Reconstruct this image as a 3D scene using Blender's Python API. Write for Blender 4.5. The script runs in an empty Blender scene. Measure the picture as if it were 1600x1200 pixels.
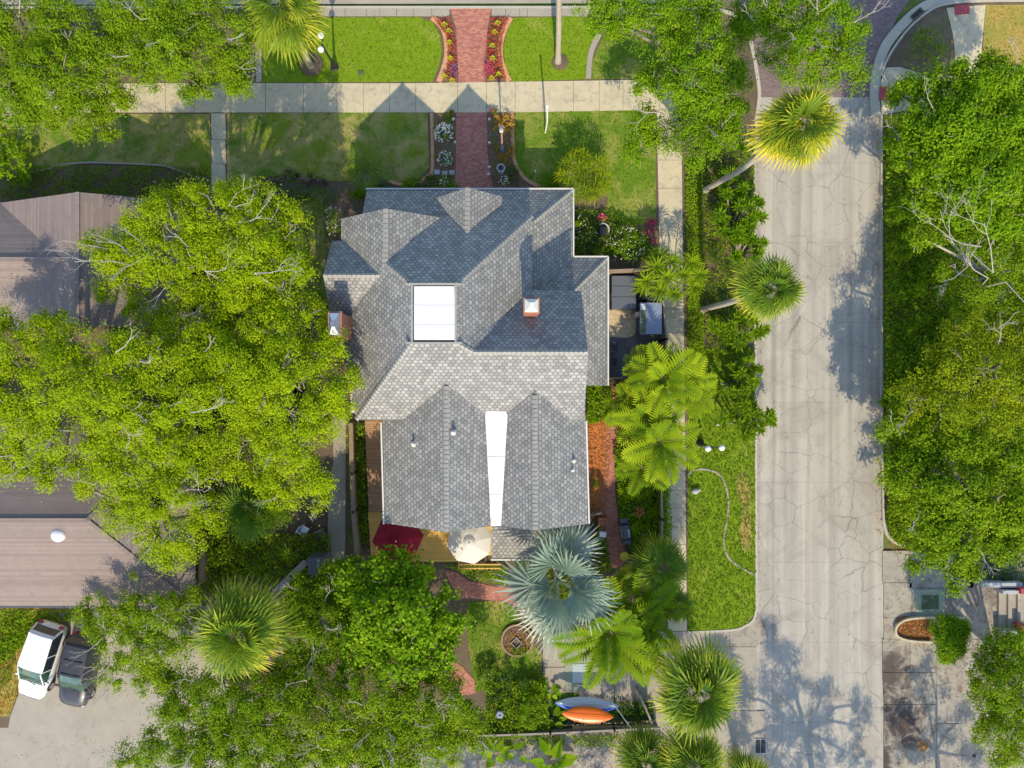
import bpy, math, random
import numpy as np
from mathutils import Vector, Matrix
R = math.radians
SC = bpy.context.scene
COL = SC.collection
# ---------------------------------------------------------------- camera, sky, sun, exposure
CAMH = 46.0            # drone height (m)
PPM = 24.0             # photograph pixels per metre at ground level
cam = bpy.data.cameras.new("drone_camera"); cam_o = bpy.data.objects.new("drone_camera", cam); COL.objects.link(cam_o)
cam.sensor_width = 36.0; cam.lens = 36.0 * CAMH * PPM / 1600.0
cam.clip_start = 0.5; cam.clip_end = 3000
cam_o.location = (0, 0, CAMH); cam_o.rotation_euler = (0, 0, 0)
SC.camera = cam_o
SUN_DIR = Vector((-0.055, 1.17, -1.0)).normalized()     # the way the light travels
SUN_EL = math.asin(-SUN_DIR.z)
world = bpy.data.worlds.new("World"); SC.world = world; world.use_nodes = True
wt = world.node_tree; wt.nodes.clear()
sky = wt.nodes.new('ShaderNodeTexSky'); sky.sky_type = 'NISHITA'; sky.sun_disc = False
sky.sun_elevation = SUN_EL; sky.sun_rotation = R(180 - 2.7)
sky.air_density = 1.0; sky.dust_density = 0.6; sky.ozone_density = 1.0
bg = wt.nodes.new('ShaderNodeBackground'); bg.inputs['Strength'].default_value = 0.15
wo = wt.nodes.new('ShaderNodeOutputWorld')
wt.links.new(sky.outputs[0], bg.inputs['Color']); wt.links.new(bg.outputs[0], wo.inputs['Surface'])
sun = bpy.data.lights.new("sun", 'SUN'); sun.energy = 2.55; sun.angle = R(0.5); sun.color = (1.0, 0.86, 0.62)
sun_o = bpy.data.objects.new("sun", sun); COL.objects.link(sun_o)
sun_o.rotation_euler = SUN_DIR.to_track_quat('-Z', 'Y').to_euler()
SC.view_settings.view_transform = 'Standard'; SC.view_settings.look = 'None'
SC.view_settings.exposure = 1.0; SC.view_settings.gamma = 1.0
SC.render.engine = 'CYCLES'
SC.cycles.max_bounces = 5; SC.cycles.diffuse_bounces = 2; SC.cycles.glossy_bounces = 2
SC.cycles.transmission_bounces = 3; SC.cycles.transparent_max_bounces = 4

rng = np.random.default_rng(7)
random.seed(7)

def P(px, py, z=0.0):
    """the place, at height z, that the photograph shows at pixel (px, py)"""
    k = (CAMH - z) / CAMH / PPM
    return Vector(((px - 800) * k, (600 - py) * k, z))
def rpx(r, z=0.0):
    return r * (CAMH - z) / CAMH / PPM

# ---------------------------------------------------------------- materials
MATS = {}
class NT:
    def __init__(s, name):
        s.m = bpy.data.materials.new(name); s.m.use_nodes = True
        s.t = s.m.node_tree; s.b = s.t.nodes['Principled BSDF']; s.out = s.t.nodes['Material Output']
        s.tc = s.n('ShaderNodeTexCoord')
    def n(s, typ, **kw):
        x = s.t.nodes.new(typ)
        for k, v in kw.items(): setattr(x, k, v)
        return x
    def l(s, a, b): s.t.links.new(a, b)
    def val(s, x, sock):
        if hasattr(x, 'links') or hasattr(x, 'is_linked'): s.l(x, sock)
        else: sock.default_value = x
    def math(s, op, a, b=None, c=None, clamp=False):
        x = s.n('ShaderNodeMath', operation=op); x.use_clamp = clamp
        s.val(a, x.inputs[0])
        if b is not None: s.val(b, x.inputs[1])
        if c is not None: s.val(c, x.inputs[2])
        return x.outputs[0]
    def noise(s, scale, detail=3, rough=.55, vec=None, dist=0.0):
        x = s.n('ShaderNodeTexNoise'); x.inputs['Scale'].default_value = scale
        x.inputs['Detail'].default_value = detail; x.inputs['Roughness'].default_value = rough
        x.inputs['Distortion'].default_value = dist
        s.l(vec if vec is not None else s.tc.outputs['Object'], x.inputs['Vector']); return x.outputs['Fac']
    def ramp(s, fac, stops, interp='LINEAR'):
        x = s.n('ShaderNodeValToRGB'); x.color_ramp.interpolation = interp
        e = x.color_ramp.elements
        while len(e) < len(stops): e.new(.5)
        for i, (p, c) in enumerate(stops):
            e[i].position = p; e[i].color = c if len(c) == 4 else (*c, 1)
        s.l(fac, x.inputs[0]); return x.outputs['Color']
    def mix(s, f, a, b, mode='MIX'):
        x = s.n('ShaderNodeMix', data_type='RGBA', blend_type=mode)
        s.val(f, x.inputs[0])
        for v, i in ((a, 6), (b, 7)):
            if isinstance(v, tuple): x.inputs[i].default_value = (*v, 1) if len(v) == 3 else v
            else: s.l(v, x.inputs[i])
        return x.outputs[2]
    def bump(s, h, strength=.3, dist=.02):
        x = s.n('ShaderNodeBump'); x.inputs['Strength'].default_value = strength
        x.inputs['Distance'].default_value = dist; s.l(h, x.inputs['Height'])
        s.l(x.outputs[0], s.b.inputs['Normal'])
    def col(s, c):
        if isinstance(c, tuple): s.b.inputs['Base Color'].default_value = (*c, 1)
        else: s.l(c, s.b.inputs['Base Color'])
    def rough(s, r, spec=.3, metal=0):
        s.val(r, s.b.inputs['Roughness']); s.b.inputs['Specular IOR Level'].default_value = spec
        s.b.inputs['Metallic'].default_value = metal
def done(k, s): MATS[k] = s.m; return s.m

def noisy(key, a, b, scale=3, rough=.8, spec=.25, fine=25, bump=.25, metal=0, dist=.01):
    s = NT(key)
    f = s.noise(scale, 4); g = s.noise(fine, 2)
    c = s.mix(s.math('MULTIPLY_ADD', g, .45, s.math('MULTIPLY_ADD', f, 1.1, -.28), clamp=True), a, b)
    s.col(c); s.rough(rough, spec, metal)
    if bump: s.bump(g, bump, dist)
    return done(key, s)

def blotchy(key, a, b, patch, psc=.6, p0=.52, p1=.68, scale=3, fine=30, bump=.4, rough=.9, c3=None):
    """ground cover colour a..b with patches of another colour"""
    s = NT(key)
    f = s.noise(scale, 5, .6); g = s.noise(fine, 2)
    c = s.mix(s.math('MULTIPLY_ADD', g, .6, s.math('MULTIPLY_ADD', f, 1.2, -.4), clamp=True), a, b)
    pm = s.noise(psc, 6, .68, dist=.6)
    mk = s.ramp(pm, [(p0, (0, 0, 0)), (p1, (1, 1, 1))])
    c = s.mix(s.math('MULTIPLY', mk, s.math('MULTIPLY_ADD', g, .9, .25), clamp=True), c, patch)
    if c3: c = s.mix(s.ramp(s.noise(psc * .7 + .13, 4, .6), [(.5, (0, 0, 0)), (.62, (1, 1, 1))]), c, c3)
    s.col(c); s.rough(rough, .15); s.bump(g, bump, .03)
    return done(key, s)

def plain(key, c, rough=.5, spec=.4, metal=0, coat=0):
    s = NT(key); f = s.noise(9, 3)
    s.col(s.mix(s.math('MULTIPLY', f, .35), c, tuple(x * .72 for x in c))); s.rough(rough, spec, metal)
    s.b.inputs['Coat Weight'].default_value = coat; s.b.inputs['Coat Roughness'].default_value = .05
    return done(key, s)

def concrete(key, a, b, stain=(.2, .17, .12), crack=0.0, sp=.5, stainlo=.6, spots=()):
    s = NT(key); v = s.tc.outputs['Object']
    f = s.noise(.7, 6, .65); g = s.noise(9, 4, .7); h = s.noise(60, 2)
    c = s.mix(s.math('MULTIPLY_ADD', g, .6, s.math('MULTIPLY_ADD', f, 1.1, -.4), clamp=True), a, b)
    st = s.ramp(s.noise(1.7, 7, .72, dist=.8), [(stainlo, (0, 0, 0)), (stainlo + .16, (1, 1, 1))])
    c = s.mix(s.math('MULTIPLY', st, sp), c, stain)
    hh = h
    for (cx, cy, rx_, ry_, amt, colr) in spots:
        mp = s.n('ShaderNodeMapping'); mp.inputs['Location'].default_value = (-cx / rx_, -cy / ry_, 0); mp.inputs['Scale'].default_value = (1 / rx_, 1 / ry_, 0); s.l(v, mp.inputs['Vector'])
        ln = s.n('ShaderNodeVectorMath', operation='LENGTH'); s.l(mp.outputs[0], ln.inputs[0])
        dd = s.math('ADD', ln.outputs['Value'], s.math('MULTIPLY_ADD', s.noise(.9, 7, .72, dist=1.2), 2.6, -1.3))
        c = s.mix(s.math('MULTIPLY', s.ramp(dd, [(.35, (1, 1, 1)), (.95, (0, 0, 0))]), amt), c, colr)
    if crack:
        wv = s.n('ShaderNodeTexNoise'); wv.inputs['Scale'].default_value = 1.4; wv.inputs['Detail'].default_value = 3; s.l(v, wv.inputs['Vector'])
        ad = s.n('ShaderNodeVectorMath', operation='MULTIPLY_ADD'); s.l(wv.outputs['Color'], ad.inputs[0]); ad.inputs[1].default_value = (.5, .5, 0); s.l(v, ad.inputs[2])
        vo = s.n('ShaderNodeTexVoronoi', feature='DISTANCE_TO_EDGE'); vo.inputs['Scale'].default_value = crack; s.l(ad.outputs[0], vo.inputs['Vector'])
        vo2 = s.n('ShaderNodeTexVoronoi', feature='DISTANCE_TO_EDGE'); vo2.inputs['Scale'].default_value = crack * 2.3; s.l(ad.outputs[0], vo2.inputs['Vector'])
        m1 = s.ramp(vo.outputs['Distance'], [(.0, (1, 1, 1)), (.016, (0, 0, 0))])
        m2 = s.ramp(vo2.outputs['Distance'], [(.0, (1, 1, 1)), (.022, (0, 0, 0))])
        gate = s.ramp(s.noise(.22, 2), [(.36, (0, 0, 0)), (.55, (1, 1, 1))])
        gate2 = s.ramp(s.noise(.35, 3), [(.47, (0, 0, 0)), (.6, (1, 1, 1))])
        k = s.math('MAXIMUM', s.math('MULTIPLY', m1, s.math('MULTIPLY_ADD', gate, .75, .3)), s.math('MULTIPLY', m2, s.math('MULTIPLY', gate2, .6)))
        c = s.mix(s.math('MULTIPLY', k, .8, clamp=True), c, (.13, .12, .10))
    if crack:      # wheel-worn bands along the road, slab joints, oil drips and patches
        mp = s.n('ShaderNodeMapping'); mp.inputs['Scale'].default_value = (1.6, .05, 1); s.l(v, mp.inputs['Vector'])
        bd = s.noise(1.0, 3, .5, vec=mp.outputs[0]); c = s.mix(s.ramp(bd, [(.42, (0, 0, 0)), (.62, (1, 1, 1))]), c, s.mix(.28, c, (.62, .56, .46)))
        mp2 = s.n('ShaderNodeMapping'); mp2.inputs['Scale'].default_value = (2.2, .04, 1); mp2.inputs['Location'].default_value = (7, 3, 0); s.l(v, mp2.inputs['Vector'])
        c = s.mix(s.math('MULTIPLY', s.ramp(s.noise(1.0, 3, .5, vec=mp2.outputs[0]), [(.5, (0, 0, 0)), (.66, (1, 1, 1))]), .35), c, (.22, .195, .16))
        pt = s.ramp(s.noise(.33, 5, .6, dist=1.0), [(.5, (0, 0, 0)), (.62, (1, 1, 1))]); c = s.mix(s.math('MULTIPLY', pt, .35), c, (.25, .22, .18))
        dr = s.n('ShaderNodeTexVoronoi'); dr.inputs['Scale'].default_value = 1.1; s.l(v, dr.inputs['Vector'])
        c = s.mix(s.math('MULTIPLY', s.ramp(dr.outputs['Distance'], [(.04, (1, 1, 1)), (.13, (0, 0, 0))]), s.math('MULTIPLY', s.ramp(s.noise(.6, 2), [(.5, (0, 0, 0)), (.6, (1, 1, 1))]), .5)), c, (.12, .11, .09))
        sq = s.n('ShaderNodeSeparateXYZ'); s.l(v, sq.inputs[0])
        jx = s.math('LESS_THAN', s.math('ABSOLUTE', s.math('SUBTRACT', sq.outputs[0], s.math('MULTIPLY_ADD', g, .02, 17.0))), .022)
        jy = s.math('LESS_THAN', s.math('FRACT', s.math('DIVIDE', s.math('ADD', sq.outputs[1], s.math('MULTIPLY_ADD', g, .04, 100.0)), 5.2)), .007)
        c = s.mix(s.math('MULTIPLY', s.math('MAXIMUM', jx, jy), .28), c, (.14, .12, .10))
    s.col(c); s.rough(.9, .2); s.bump(hh, .2, .01)
    return done(key, s)

def stripes(key, a, b, line, pitch, axis='y', lw=.1, nsc=4, uv=False, rough=.75, cross=0, jitter=.0, patch=None):
    """boards, tiles or shingle courses: lines every `pitch` metres, each course with its own tone"""
    s = NT(key); v = s.tc.outputs['UV' if uv else 'Object']
    sp = s.n('ShaderNodeSeparateXYZ'); s.l(v, sp.inputs[0])
    u = sp.outputs[{'x': 0, 'y': 1}[axis]]; w = sp.outputs[{'x': 1, 'y': 0}[axis]]
    t = s.math('DIVIDE', u, pitch); fl = s.math('FLOOR', t); fr = s.math('FRACT', t)
    cid = fl; lm = s.math('LESS_THAN', fr, lw)
    if cross:
        t2 = s.math('ADD', s.math('DIVIDE', w, cross), s.math('MULTIPLY', fl, .5 if jitter == 0 else .37)); fl2 = s.math('FLOOR', t2)
        lm = s.math('MAXIMUM', lm, s.math('LESS_THAN', s.math('FRACT', t2), lw * pitch / cross))
        cid = s.math('ADD', fl, s.math('MULTIPLY', fl2, 17.31))
    wn = s.n('ShaderNodeTexWhiteNoise', noise_dimensions='1D'); s.l(cid, wn.inputs['W'])
    f = s.noise(nsc, 5, .65)
    c = s.mix(s.math('MULTIPLY_ADD', wn.outputs['Value'], .6, s.math('MULTIPLY_ADD', f, .9, -.3), clamp=True), a, b)
    if patch: c = s.mix(s.ramp(s.noise(.9, 6, .7, dist=.5), [(.5, (0, 0, 0)), (.66, (1, 1, 1))]), c, patch)
    c = s.mix(s.math('MULTIPLY', lm, .85), c, line)
    s.col(c); s.rough(rough, .25)
    s.bump(s.math('SUBTRACT', 1.0, lm), .4, .012)
    return done(key, s)

def hex_shingle(key, a, b, line, wu=.28, wv=.21):
    s = NT(key); v = s.tc.outputs['UV']
    sp = s.n('ShaderNodeSeparateXYZ'); s.l(v, sp.inputs[0])
    u = s.math('DIVIDE', sp.outputs[0], wu); w = s.math('DIVIDE', sp.outputs[1], wv * 2)
    def cell(du, dw):
        uu = s.math('ADD', u, du); ww = s.math('ADD', w, dw)
        fu = s.math('FLOOR', uu); fw = s.math('FLOOR', ww)
        au = s.math('ABSOLUTE', s.math('SUBTRACT', s.math('FRACT', uu), .5))
        aw = s.math('ABSOLUTE', s.math('SUBTRACT', s.math('FRACT', ww), .5))
        d = s.math('MAXIMUM', s.math('MULTIPLY', au, 1.0), s.math('MULTIPLY_ADD', aw, 1.5, s.math('MULTIPLY', au, .5)))
        idv = s.math('ADD', s.math('MULTIPLY', fu, 3.17), s.math('MULTIPLY', fw, 71.3))
        return d, s.math('ADD', idv, du * 13.7)
    d1, i1 = cell(0, 0); d2, i2 = cell(.5, .5)
    sel = s.math('LESS_THAN', d2, d1); d = s.math('MINIMUM', d1, d2)
    mid = s.math('ADD', s.math('MULTIPLY', i2, sel), s.math('MULTIPLY', i1, s.math('SUBTRACT', 1.0, sel)))
    wn = s.n('ShaderNodeTexWhiteNoise', noise_dimensions='1D'); s.l(mid, wn.inputs['W'])
    f = s.noise(.9, 5, .65); g = s.noise(35, 2)
    r = s.math('POWER', wn.outputs['Value'], 1.3)
    c = s.mix(s.math('ADD', s.math('MULTIPLY', r, .75), s.math('MULTIPLY_ADD', f, .9, -.35), clamp=True), a, b)
    c = s.mix(s.math('MULTIPLY', g, .25), c, tuple(x * .6 for x in a))
    e = s.ramp(d, [(.36, (0, 0, 0)), (.47, (1, 1, 1))])
    c = s.mix(s.math('MULTIPLY', e, .72), c, line)
    s.col(c); s.rough(.95, .15)
    s.bump(s.math('SUBTRACT', 1.0, e), .45, .02)
    return done(key, s)

def leafmat(key, stops, trans=.3, rough=.7, spec=.08, nsc=.45, hue=None):
    s = NT(key); s.t.nodes.remove(s.b)
    at = s.n('ShaderNodeAttribute', attribute_name='tint')
    f = s.noise(nsc, 3)
    t = s.math('ADD', at.outputs['Fac'], s.math('MULTIPLY_ADD', f, .7, -.35), clamp=True)
    c = s.ramp(t, stops)
    p = s.n('ShaderNodeBsdfPrincipled'); s.l(c, p.inputs['Base Color']); p.inputs['Roughness'].default_value = rough
    p.inputs['Specular IOR Level'].default_value = spec
    tr = s.n('ShaderNodeBsdfTranslucent'); s.l(s.mix(.5, c, (.45, .6, .02)), tr.inputs['Color'])
    mx = s.n('ShaderNodeMixShader'); mx.inputs[0].default_value = trans
    s.l(p.outputs[0], mx.inputs[1]); s.l(tr.outputs[0], mx.inputs[2]); s.l(mx.outputs[0], s.out.inputs['Surface'])
    return done(key, s)
# ---------------------------------------------------------------- mesh and scene-graph helpers
def root_loc(o):
    v = Vector((0, 0, 0))
    while o is not None: v = v + o.location; o = o.parent
    return v
def tag(o, label=None, cat=None, group=None, kind=None):
    if label: o['label'] = label
    if cat: o['category'] = cat
    if group: o['group'] = group
    if kind: o['kind'] = kind
    return o
def thing(name, loc, label, cat, group=None):
    o = bpy.data.objects.new(name, None); COL.objects.link(o); o.location = loc
    o.empty_display_size = .3
    return tag(o, label, cat, group)

class MB:
    def __init__(s): s.v = []; s.f = []; s.uv = []
    def add(s, vs, fs):
        n = len(s.v); s.v += [tuple(v) for v in vs]; s.f += [[i + n for i in f] for f in fs]
    def box(s, c, sz, rz=0, taper=1.0, M=None):
        x, y, z = sz[0] / 2, sz[1] / 2, sz[2] / 2
        m = Matrix.Translation(c) @ (M if M is not None else Matrix.Rotation(rz, 4, 'Z'))
        vs = [m @ Vector(p) for p in ((-x, -y, -z), (x, -y, -z), (x, y, -z), (-x, y, -z),
              (-x * taper, -y * taper, z), (x * taper, -y * taper, z), (x * taper, y * taper, z), (-x * taper, y * taper, z))]
        s.add(vs, [(3, 2, 1, 0), (4, 5, 6, 7), (0, 1, 5, 4), (1, 2, 6, 5), (2, 3, 7, 6), (3, 0, 4, 7)])
    def bar(s, a, b, w, h=None):
        a = Vector(a); b = Vector(b); d = b - a
        q = d.to_track_quat('X', 'Z').to_matrix().to_4x4()
        s.box((a + b) / 2, (d.length, w, h or w), M=q)
    def prism(s, pts, z0, z1):
        n = len(pts); area = sum(pts[i][0] * pts[(i + 1) % n][1] - pts[(i + 1) % n][0] * pts[i][1] for i in range(n))
        if area < 0: pts = pts[::-1]
        vs = [(p[0], p[1], z0) for p in pts] + [(p[0], p[1], z1) for p in pts]
        s.add(vs, [list(range(n - 1, -1, -1)), list(range(n, 2 * n))] + [(i, (i + 1) % n, (i + 1) % n + n, i + n) for i in range(n)])
    def sheet(s, pts, z):
        n = len(pts); area = sum(pts[i][0] * pts[(i + 1) % n][1] - pts[(i + 1) % n][0] * pts[i][1] for i in range(n))
        if area < 0: pts = pts[::-1]
        s.add([(p[0], p[1], z) for p in pts], [list(range(n))])
    def poly3(s, pts, t=0):
        """a flat face in space; t gives it thickness downward"""
        pts = [Vector(p) for p in pts]; n = len(pts)
        nz = sum(pts[i].x * pts[(i + 1) % n].y - pts[(i + 1) % n].x * pts[i].y for i in range(n))
        if nz < 0: pts = pts[::-1]
        if t:
            s.add(pts + [p - Vector((0, 0, t)) for p in pts], [list(range(n)), list(range(2 * n - 1, n - 1, -1))] + [((i + 1) % n, i, i + n, (i + 1) % n + n) for i in range(n)])
        else: s.add(pts, [list(range(n))])
    def tube(s, pts, radii, k=6, cap=True):
        pts = [Vector(p) for p in pts]; n = len(pts)
        if not hasattr(radii, '__len__'): radii = [radii] * n
        rings = []; up = Vector((.31, .17, .93))
        for i, p in enumerate(pts):
            d = (pts[min(i + 1, n - 1)] - pts[max(i - 1, 0)]).normalized()
            if i == 0:
                if abs(d.dot(up)) > .95: up = Vector((1, 0, 0))
                a = d.cross(up).normalized()
            else:
                a = (a - d * a.dot(d)).normalized()
            b = d.cross(a)
            rings += [p + (a * math.cos(2 * math.pi * j / k) + b * math.sin(2 * math.pi * j / k)) * radii[i] for j in range(k)]
        fs = [(i * k + j, i * k + (j + 1) % k, (i + 1) * k + (j + 1) % k, (i + 1) * k + j) for i in range(n - 1) for j in range(k)]
        if cap: fs += [list(range(k - 1, -1, -1)), list(range((n - 1) * k, n * k))]
        s.add(rings, fs)
    def lathe(s, c, prof, k=16, sx=1, sy=1, close=True):
        c = Vector(c); n = len(prof)
        vs = [c + Vector((r * sx * math.cos(2 * math.pi * j / k), r * sy * math.sin(2 * math.pi * j / k), z)) for r, z in prof for j in range(k)]
        fs = [(i * k + j, i * k + (j + 1) % k, (i + 1) * k + (j + 1) % k, (i + 1) * k + j) for i in range(n - 1) for j in range(k)]
        if close: fs += [list(range(k - 1, -1, -1)), list(range((n - 1) * k, n * k))]
        s.add(vs, fs)
    def ball(s, c, r, k=10, sz=1, sx=1, sy=1):
        m = k // 2
        s.lathe(c, [(max(.001, r * math.sin(math.pi * i / m)), -r * sz * math.cos(math.pi * i / m)) for i in range(m + 1)], k, sx, sy)
    def ribbon(s, pts, w, z0, z1, closed=False):
        pts = [Vector((p[0], p[1], 0)) for p in pts]; n = len(pts); L = []; Rr = []
        for i in range(n):
            a = pts[(i - 1) % n if closed else max(i - 1, 0)]; b = pts[(i + 1) % n if closed else min(i + 1, n - 1)]
            d = (b - a).normalized(); nrm = Vector((-d.y, d.x, 0)) * w / 2
            L.append(pts[i] + nrm); Rr.append(pts[i] - nrm)
        m = n if closed else n - 1; vs = []
        for i in range(n):
            vs += [(L[i].x, L[i].y, z0), (Rr[i].x, Rr[i].y, z0), (Rr[i].x, Rr[i].y, z1), (L[i].x, L[i].y, z1)]
        fs = []
        for i in range(m):
            a = i * 4; b = ((i + 1) % n) * 4
            fs += [(a + 3, a + 2, b + 2, b + 3), (a + 1, a, b, b + 1), (a, a + 3, b + 3, b), (a + 2, a + 1, b + 1, b + 2)]
        if not closed: fs += [(0, 1, 2, 3), ((n - 1) * 4 + 3, (n - 1) * 4 + 2, (n - 1) * 4 + 1, (n - 1) * 4)]
        s.add(vs, fs)
    def build(s, name, mat, parent=None, loc=None, label=None, cat=None, group=None, kind=None, smooth=False, uv=False, local=False, mats=None, fm=None):
        off = Vector((0, 0, 0))
        if parent is not None and not local: off = root_loc(parent)
        if loc is not None: off = Vector(loc)
        vs = [(v[0] - off.x, v[1] - off.y, v[2] - off.z) for v in s.v]
        me = bpy.data.meshes.new(name); me.from_pydata(vs, [], s.f)
        me.materials.append(MATS[mat] if isinstance(mat, str) else mat)
        if uv: slope_uv(me)
        if smooth: me.shade_smooth()
        o = bpy.data.objects.new(name, me); COL.objects.link(o)
        if parent is not None: o.parent = parent
        if loc is not None: o.location = loc
        return tag(o, label, cat, group, kind)
def slope_uv(me):
    uvl = me.uv_layers.new(name='UVMap')
    for p in me.polygons:
        n = p.normal
        if abs(n.z) > .999 or n.length < .5: U = Vector((1, 0, 0)); V = Vector((0, 1, 0))
        else: U = Vector((0, 0, 1)).cross(n).normalized(); V = n.cross(U).normalized()
        for li in p.loop_indices:
            c = me.vertices[me.loops[li].vertex_index].co
            uvl.data[li].uv = (c.dot(U), c.dot(V))
def sm(pts, n=5, closed=False):
    """catmull-rom smoothing of a polyline"""
    pts = [Vector(p) for p in pts]; N = len(pts); out = []
    for i in range(N if closed else N - 1):
        g = (lambda j: pts[j % N]) if closed else (lambda j: pts[max(0, min(N - 1, j))])
        a, b, c, d = g(i - 1), g(i), g(i + 1), g(i + 2)
        for k in range(n):
            t = k / n
            out.append(.5 * ((2 * b) + (c - a) * t + (2 * a - 5 * b + 4 * c - d) * t * t + (3 * b - a - 3 * c + d) * t ** 3))
    if not closed: out.append(pts[-1])
    return out
def PP(l, z=0): return [P(x, y, z) for x, y in l]
def sheet(name, pts, z, mat, kind='structure', smooth=0, t=0, z0=0.0, **kw):
    pts = PP(pts, 0) if not smooth else sm(PP(pts, 0), smooth, True)
    m = MB()
    if t: m.prism(pts, z0, z)
    else: m.sheet(pts, z)
    return m.build(name, mat, kind=kind, **kw)

def np_mesh(name, V, k, mat, tint=None, parent=None, off=None, **kw):
    """V: (n*k, 3) vertices, k to a face"""
    V = np.asarray(V, dtype=np.float32).reshape(-1, 3)
    if off is not None: V = V - np.array(off, dtype=np.float32)
    n = len(V) // k
    me = bpy.data.meshes.new(name); me.vertices.add(len(V)); me.vertices.foreach_set('co', V.ravel())
    me.loops.add(len(V)); me.loops.foreach_set('vertex_index', np.arange(len(V), dtype=np.int32))
    me.polygons.add(n); me.polygons.foreach_set('loop_start', np.arange(0, len(V), k, dtype=np.int32))
    if tint is not None:
        at = me.attributes.new('tint', 'FLOAT', 'POINT'); at.data.foreach_set('value', np.asarray(tint, dtype=np.float32).ravel())
    me.update(calc_edges=True)
    me.materials.append(MATS[mat])
    o = bpy.data.objects.new(name, me); COL.objects.link(o)
    if parent is not None: o.parent = parent
    return tag(o, **kw)
def unit(a): return a / (np.linalg.norm(a, axis=-1, keepdims=True) + 1e-9)
def leaves(C, N, L, W, tint, fold=.0):
    """one diamond leaf per centre C with normal N"""
    n = len(C); N = unit(N); r = rng.normal(size=(n, 3)); A = unit(np.cross(N, r)); B = np.cross(N, A)
    L = (L * rng.uniform(.7, 1.25, n))[:, None]; W = (W * rng.uniform(.75, 1.2, n))[:, None]
    V = np.stack([C - A * L / 2, C + B * W / 2 - A * L * .08 + N * W * .12, C + A * L / 2 - N * L * .12, C - B * W / 2 - A * L * .08 + N * W * .12], 1)
    return V.reshape(-1, 3), np.repeat(tint, 4)
def hnoise(X, f=1.0, seed=0):
    a = np.sin(X[:, 0] * 1.7 * f + seed) * np.sin(X[:, 1] * 1.9 * f + 1.3 * seed) + np.sin(X[:, 0] * .9 * f - X[:, 1] * 1.3 * f + X[:, 2] * 1.1 * f + seed * 2.1) + .6 * np.sin(X[:, 0] * 3.1 * f + X[:, 1] * 2.7 * f - X[:, 2] * 2.3 * f + seed)
    return a / 2.6
# ---------------------------------------------------------------- materials used
concrete('street', (.32, .298, .255), (.425, .395, .335), (.28, .25, .20), crack=.52, sp=.4, stainlo=.62)
concrete('sidewalk', (.42, .365, .245), (.62, .54, .36), (.27, .235, .17), sp=.6, stainlo=.5)
concrete('slab', (.28, .25, .205), (.42, .375, .30), (.20, .16, .12), sp=.6, stainlo=.56)
concrete('stained', (.26, .235, .195), (.42, .38, .30), (.15, .11, .08), sp=.75, stainlo=.49, spots=[(24.6, -18.8, 1.7, 2.0, .85, (.06, .042, .038)), (25.3, -22.0, 1.9, 2.2, .9, (.05, .036, .034)), (24.2, -24.5, .7, 2.0, .9, (.05, .04, .038)), (28.0, -14.0, 1.6, 1.2, .6, (.15, .13, .12)), (31.5, -12.5, 2.2, 3.0, .7, (.15, .13, .12))])
concrete('kerb', (.36, .34, .28), (.50, .46, .36), (.30, .26, .2), sp=.4)
blotchy('tar', (.045, .04, .04), (.12, .095, .085), (.34, .27, .2), .55, .5, .62)
noisy('soil', (.095, .07, .045), (.17, .125, .08), 1.2, fine=14, bump=.6, dist=.03)
noisy('mulch', (.13, .07, .05), (.26, .15, .11), 2.5, fine=26, bump=.8, dist=.04)
noisy('straw', (.42, .13, .035), (.66, .25, .08), 2.0, fine=22, bump=.8, dist=.04)
noisy('leaf_litter', (.16, .09, .04), (.34, .18, .07), 3, fine=24, bump=.8, dist=.04)
blotchy('lawn', (.075, .15, .010), (.15, .24, .016), (.40, .33, .10), .4, .48, .66)
blotchy('lawn_bright', (.12, .21, .006), (.20, .29, .012), (.36, .34, .08), .5, .55, .74)
blotchy('lawn_worn', (.07, .14, .012), (.14, .22, .022), (.42, .32, .13), .42, .38, .55, c3=(.17, .22, .02))
blotchy('lawn_dry', (.26, .21, .05), (.44, .32, .09), (.16, .23, .03), .6, .45, .62)
blotchy('weeds', (.05, .11, .012), (.12, .2, .03), (.20, .15, .08), .7, .5, .62)
blotchy('corner_soil', (.12, .10, .055), (.20, .16, .10), (.09, .13, .03), 1.0, .5, .62)
blotchy('moss', (.06, .085, .04), (.12, .15, .07), (.2, .19, .15), 1.5, .5, .6)
stripes('brick_path', (.30, .10, .075), (.58, .26, .18), (.20, .13, .10), .11, 'y', .13, cross=.22, rough=.85)
stripes('brick_edge', (.50, .24, .12), (.66, .36, .2), (.28, .18, .10), .12, 'y', .1, cross=.2, rough=.85)
stripes('brick_road', (.16, .115, .115), (.27, .20, .19), (.10, .075, .075), .11, 'y', .12, cross=.22, rough=.85, nsc=1.2)
stripes('brick_wall', (.28, .09, .05), (.44, .16, .09), (.42, .38, .33), .075, 'y', .12, cross=.21, rough=.85, uv=True)
stripes('slate', (.085, .085, .095), (.19, .18, .19), (.20, .19, .18), .42, 'y', .05, cross=.62, rough=.6)
stripes('tan_tile', (.50, .40, .25), (.62, .50, .33), (.30, .2, .12), .3, 'y', .05, cross=.3, rough=.7)
stripes('green_tile', (.25, .29, .2), (.34, .38, .28), (.16, .2, .14), .1, 'y', .09, cross=.1, rough=.6)
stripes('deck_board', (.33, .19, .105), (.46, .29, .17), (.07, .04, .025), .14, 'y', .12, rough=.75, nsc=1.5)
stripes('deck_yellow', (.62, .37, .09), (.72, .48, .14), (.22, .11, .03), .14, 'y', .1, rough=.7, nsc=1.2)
noisy('wood', (.20, .14, .09), (.33, .25, .17), 3, fine=40, bump=.3)
noisy('wood_pale', (.45, .32, .15), (.6, .45, .22), 3, fine=40, bump=.2)
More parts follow.
